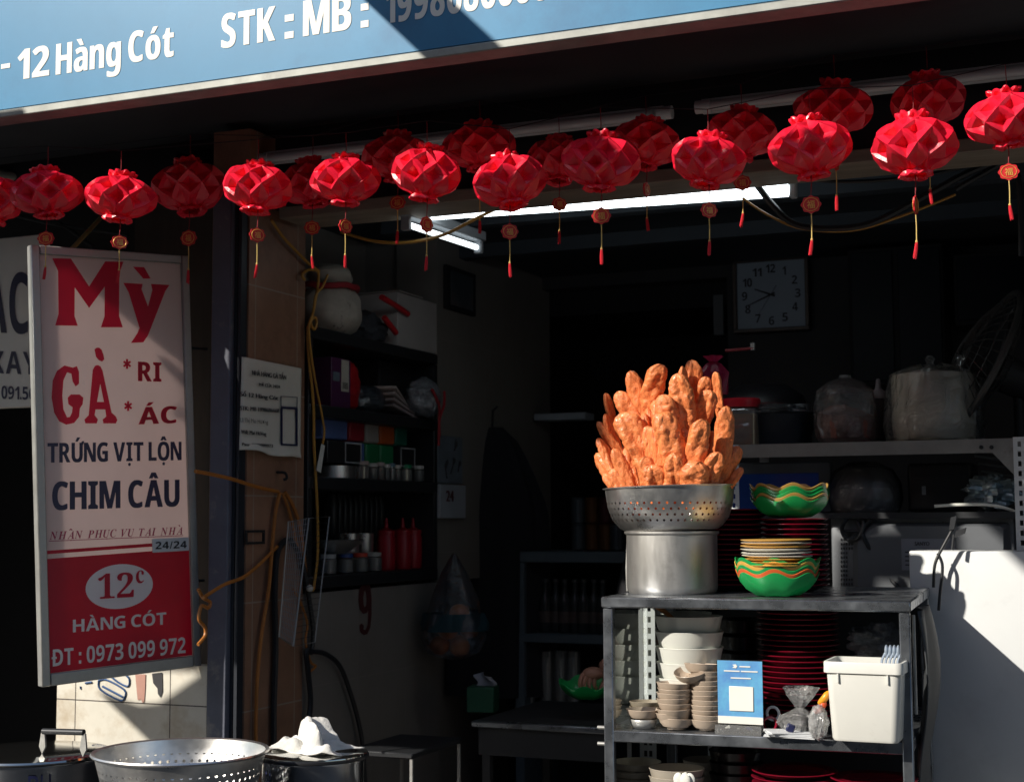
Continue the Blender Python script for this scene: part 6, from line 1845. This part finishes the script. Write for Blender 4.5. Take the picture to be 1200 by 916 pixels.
MB().tube([fc + ax_ * .06, fc - ax_ * .05, fc - ax_ * .06, fc - ax_ * .2, fc - ax_ * .22], [.045, .045, .07, .06, .03], 20).build('motor', fg, fn_)
bp_ = fc - ax_ * .14
MB().tube([bp_, Vector((bp_.x, bp_.y, bp_.z - .15)), Vector((bp_.x, bp_.y, .16))], .018, 12).build('pole', fg, fn_)
MB().lathe([(.2, 0), (.2, .02), (.05, .04), (.0005, .045)], 30, c=(bp_.x, bp_.y, .136), caps=(True, False)).build('base', fg, fn_)

# ================================================================== big pots at the lower left
def big_pot(lab, px, py_top, wpx, Y, mat, lidm, letters=None, handle=True, cloth=False, lidr=1.02):
    r = size_at(px, wpx, Y) / 2
    c0 = at(px, py_top, Y)
    H = .36; zb = c0.z - H
    t = thing('stock_pot', lab, 'pot', (c0.x, Y, zb), 'big steel pots on the pavement stove')
    c = Vector((c0.x, Y, zb))
    MB().lathe([(r * .96, 0), (r, .012), (r, H * .5), (r * 1.003, H - .015), (r * 1.02, H - .01), (r * 1.02, H - .002), (r * .99, H - .001)], 72, c=c, caps=(True, False)).build('body', mat, t)
    R_ = r * lidr
    MB().lathe([(R_, H), (R_ * 1.01, H + .004), (R_, H + .009), (R_ * .95, H + .011), (R_ * .5, H + .0125), (.0005, H + .013)], 72, c=c, caps=(True, False)).build('lid', lidm, t)
    return t, c, r, H
potm = pm('polished_pot', (.50, .52, .55), .16, .97, var=.12, vs=5, bump=.03, bs=6)
lidm = pm('polished_lid', (.52, .52, .50), .07, .98, var=.12, vs=4, bump=.012, bs=5)
t, c, r, H = big_pot('large lidded steel pot at the lower left with a bent bar handle', 38, 884, 168, 3.42, potm, lidm)
zl_top = c.z + H + .012
ha, hb_ = at(49, 887, 3.38), at(97, 883, 3.38)
for q in (ha, hb_):
    q.z = zl_top
hz = .062
m_ = MB()
for q in (ha, hb_):
    m_ = MB(); m_.plate([q + Vector((-.011, 0, .020)), q + Vector((0, 0, 0)), q + Vector((.011, 0, .020)), q + Vector((.006, 0, hz)), q + Vector((-.004, 0, hz))], .006, (0, -1, 0)); m_.build('handle_bracket', M['alu'], t)
MB().tube([ha + Vector((0, .003, hz)), hb_ + Vector((0, .003, hz + .004))], .0085, 10).build('handle', M['darkmetal'], t)
def letters(mb, s, c, r, a0, da, z, h, lift=.002):
    for k, chh in enumerate(s):
        vs, fs = glyphs(chh, 0, 0, 1)
        x0 = min(v[0] for v in vs); x1 = max(v[0] for v in vs); w_ = .03
        mb.add([Vector((c.x + (r + lift) * math.cos(a0 + da * k + (x - x0) / (x1 - x0) * da * .8), c.y + (r + lift) * math.sin(a0 + da * k + (x - x0) / (x1 - x0) * da * .8), z + y / .682 * h)) for x, y in vs], fs)
m_ = MB(); letters(m_, 'PH', c, r * 1.003, R(-52), R(9), c.z + H - .085, .06); m_.build('lettering', M['navy'], t, smooth=False)
t, c, r, H = big_pot('steel pot with a flat black-edged lid under the white cloth', 367, 885, 116, 3.62, potm, lidm, lidr=1.08)
MB().lathe([(r * 1.085, H - .004), (r * 1.105, H - .002), (r * 1.105, H + .004), (r * 1.09, H + .006)], 64, c=c).build('lid_rim', M['blackpl'], t)
m_ = MB(); letters(m_, 'N', c, r * 1.003, R(-124), R(13), c.z + H - .075, .05); m_.build('lettering', M['navy'], t, smooth=False)
# cloth
cz = c.z + H + .0135
def cl(s, t_):
    x = -.125 + .25 * s; y = -.06 + .13 * t_
    g = lambda a, b, wa, wb: math.exp(-((s - a) / wa) ** 2 - ((t_ - b) / wb) ** 2)
    d_ = math.hypot((s - .6) / .21, (t_ - .6) / .55)
    z = .058 * math.sqrt(max(0., 1 - d_ * d_)) + .016 * g(.6, .6, .3, .5) + .030 * g(.36, .35, .16, .25) + .022 * g(.16, .55, .10, .3) + .016 * g(.85, .45, .1, .3)
    z -= .026 * g(.40, .12, .055, .22)
    z += .011 * math.sin(9 * s + 5 * t_ + 2 * noise.noise(Vector((s * 3, t_ * 3, 5)))) * (1 - .5 * g(.6, .6, .2, .4)) + .012 * noise.noise(Vector((s * 4, t_ * 4, 2)))
    z += .007 * noise.noise(Vector((s * 11, t_ * 8, 7))) + .004 * abs(noise.noise(Vector((s * 19, t_ * 13, 3))))
    z = max(.0, z + .006)
    edge = min(s, 1 - s, t_, 1 - t_)
    if edge < .12: z *= .35 + .65 * edge / .12
    return Vector((c.x + x * (1 - .18 * math.sin(math.pi * t_)) - .02 + .02 * math.sin(8 * t_), c.y + y + .02 * math.sin(6 * s), cz + z))
tag(MB().grid(cl, 60, 34).build('dish_cloth', pm('white_cloth', (.64, .63, .60), .9, var=.08, vs=12, bump=.7, bs=28), wall=.003), 'crumpled white cloth peaked on the lid of the right-hand pot', 'cloth')
# big colander between them
Yc2 = 3.30
rc2 = size_at(212, 200, Yc2) / 2
c1 = at(212, 880, Yc2); H2 = .17
cc2 = Vector((c1.x, Yc2, c1.z - H2))
t = thing('steel_colander', 'wide empty perforated colander standing between the two big pots', 'colander', cc2)
holes = perforated(M['steel'], 60, .021, .0042, rc2 * .9, .02, H2 - .035)
MB().lathe([(rc2 * .60, 0), (rc2 * .74, .02), (rc2 * .86, .07), (rc2 * .95, H2 - .02), (rc2 * .965, H2 - .003), (rc2 * 1.0, H2 - .004), (rc2 * 1.012, H2), (rc2 * 1.0, H2 + .004), (rc2 * .96, H2 + .001), (rc2 * .94, H2 - .02), (rc2 * .85, .072), (rc2 * .72, .023), (rc2 * .59, .004)], 84, c=cc2).build('bowl', holes, t)
MB().lathe([(rc2 * .59, .003), (.0005, 0)], 40, c=cc2).build('base', M['steel'], t)
tag(MB().span((cc2.x - .62, 3.05, .13), (cc2.x + .52, 3.80, cc2.z - .002), bev=.01).build('stove_bench', M['darkmetal']), 'dark bench carrying the big pots and the wide colander', 'bench')
for o in bpy.data.objects:
    if o.name.startswith('stock_pot'):
        p = o.location
        h_ = p.z - (cc2.z - .002)
        if h_ > .004:
            tag(MB().lathe([(.12, 0), (.12, h_ - .002)], 30, c=(p.x, p.y, cc2.z - .001), caps=(True, True)).build('trivet', M['darkmetal']), 'dark round trivet under a big steel pot', 'trivet', 'trivets under the big pots')

# ================================================================== person behind the cabinet, one hand holding a green tray
tyz = at(682, 812, 5.15)
ptray = put('wavy_tray', tray_mesh(.105, .055, M['green']), tyz + Vector((.012, .03, -.018)), 'green wavy tray held by the person in the dark behind the cabinet', 'tray', 'wavy plastic trays', .2, (.16, 0))
pr_ = thing('person', 'person in dark clothes half hidden behind the cabinet, reaching down to a green tray', 'person', (at(806, 700, 5.45).x, 5.5, .135))
bx_, by_ = pr_.location.x, 5.5
skin = pm('skin', (.34, .17, .12), .5, var=.12, vs=9)
def skinned(name, verts, edges, rad, m, parent, sub=2):
    me = bpy.data.meshes.new(name)
    off_ = Vector(parent['_o'])
    me.from_pydata([Vector(v) - off_ for v in verts], edges, [])
    o = bpy.data.objects.new(name, me); COL.objects.link(o); o.parent = parent
    o['_o'] = list(off_)
    me.materials.append(m)
    sk = o.modifiers.new('skin', 'SKIN')
    for i, r_ in enumerate(rad):
        d = me.skin_vertices[0].data[i]
        d.radius = (r_, r_) if not isinstance(r_, tuple) else r_
        d.use_root = (i == 0)
    sk.use_smooth_shade = True
    sb = o.modifiers.new('sub', 'SUBSURF'); sb.levels = sb.render_levels = sub
    return o
zf = .135
hnd = Vector((tyz.x + .035, tyz.y + .01, tyz.z + .055))
B = lambda x, y, z: Vector((bx_ + x, by_ + y, zf + z))
V = [B(0, 0, .92), B(0, -.02, 1.05), B(0, -.05, 1.2), B(0, -.08, 1.34), B(0, -.10, 1.44), B(0, -.13, 1.50), B(0, -.17, 1.58), B(0, -.18, 1.68),  # 0-7 spine, neck, head
     B(-.15, -.09, 1.33), Vector((bx_ - .20, by_ - .16, zf + 1.08)), hnd + Vector((.07, .09, .06)), hnd + Vector((.02, .03, .03)),  # 8-11 reaching arm
     B(.17, -.08, 1.36), B(.24, -.05, 1.1), B(.22, -.18, .92), B(.20, -.25, .88),
     B(-.09, 0, .86), B(-.10, -.02, .48), B(-.10, .02, .07), B(-.10, -.12, .03), B(.09, 0, .86), B(.10, -.02, .48), B(.10, .02, .07), B(.10, -.12, .03)]
E_ = [(0, 1), (1, 2), (2, 3), (3, 4), (4, 5), (5, 6), (6, 7), (3, 8), (8, 9), (9, 10), (10, 11), (3, 12), (12, 13), (13, 14), (14, 15), (0, 16), (16, 17), (17, 18), (18, 19), (0, 20), (20, 21), (21, 22), (22, 23)]
Rr = [.13, .125, .14, .14, .06, .055, .085, .075, .06, .045, .028, .030, .06, .045, .028, .028, .085, .06, .04, .035, .085, .06, .04, .035]
skinned('body', V, E_, Rr, skin, pr_)
# fingers curl over the tray rim
fl_ = [(-.026, .060, 'a'), (-.010, .070, 'b'), (.008, .066, 'c'), (.024, .054, 'd')]
vr = Vector((.92, .39, 0)); fw_ = Vector((-.25, -.35, -.9)).normalized()
for (s_, L_, _) in fl_:
    r0 = hnd + vr * s_ + Vector((.008, .012, .018))
    v1 = r0 + Vector((-.012, -.022, -.004)); v2 = v1 + fw_ * L_ * .45; v3 = v2 + Vector((.004, .004, -1)).normalized() * L_ * .35; v4 = v3 + Vector((.006, .014, -.014))
    skinned('finger', [r0, v1, v2, v3, v4], [(0, 1), (1, 2), (2, 3), (3, 4)], [.0095, .0095, .0088, .0078, .0065], skin, pr_, 2)
r0 = hnd + vr * .02 + Vector((.015, .02, .01))
skinned('thumb', [r0, r0 + vr * .026 + Vector((-.008, -.02, -.012)), r0 + vr * .024 + Vector((-.018, -.034, -.04)), r0 + vr * .014 + Vector((-.02, -.034, -.062))], [(0, 1), (1, 2), (2, 3)], [.013, .0115, .0095, .0075], skin, pr_, 2)
palm_ = MB(); palm_.ball(hnd + Vector((.004, .004, .016)), (.040, .030, .024), 20, 14, rot=Matrix.Rotation(.4, 3, 'Z')); palm_.build('palm', skin, pr_)
dk = pm('black_cotton', (.006, .006, .009), .9)
SV = [V[0], V[1], V[2], V[3], V[4], V[8], V[9], V[10] + Vector((.02, .02, .01)), V[12], V[13], V[14]]
skinned('shirt', SV, [(0, 1), (1, 2), (2, 3), (3, 4), (3, 5), (5, 6), (6, 7), (3, 8), (8, 9), (9, 10)], [.15, .145, .16, .165, .072, .08, .062, .044, .08, .062, .044], dk, pr_)
skinned('trousers', [V[0], V[16], V[17], V[18], V[20], V[21], V[22]], [(0, 1), (1, 2), (2, 3), (0, 4), (4, 5), (5, 6)], [.145, .10, .075, .06, .10, .075, .06], dk, pr_)
hh = MB(); hc_ = V[6] + Vector((0, .0, .05))
hh.ball(hc_ + Vector((0, .012, .018)), (.088, .1, .105), 24, 16); hh.build('hair', M['black'], pr_)
fm = MB()
face = pr_['_o']
for s_ in (-1, 1):
    m_ = MB(); m_.ball(V[6] + Vector((s_ * .03, -.078, .035)), (.011, .008, .007), 12, 8); m_.build('eye', M['ink'], pr_)
    m_ = MB(); m_.ball(V[6] + Vector((s_ * .082, .0, .02)), (.012, .02, .03), 12, 8); m_.build('ear', skin, pr_)
m_ = MB(); m_.ball(V[6] + Vector((0, -.086, .012)), (.012, .016, .02), 12, 8); m_.build('nose', skin, pr_)
m_ = MB(); m_.ball(V[6] + Vector((0, -.074, -.028)), (.022, .008, .006), 12, 8); m_.build('mouth', pm('lips', (.3, .09, .08), .5), pr_)
for o in bpy.data.objects:
    if '_o' in o: del o['_o']
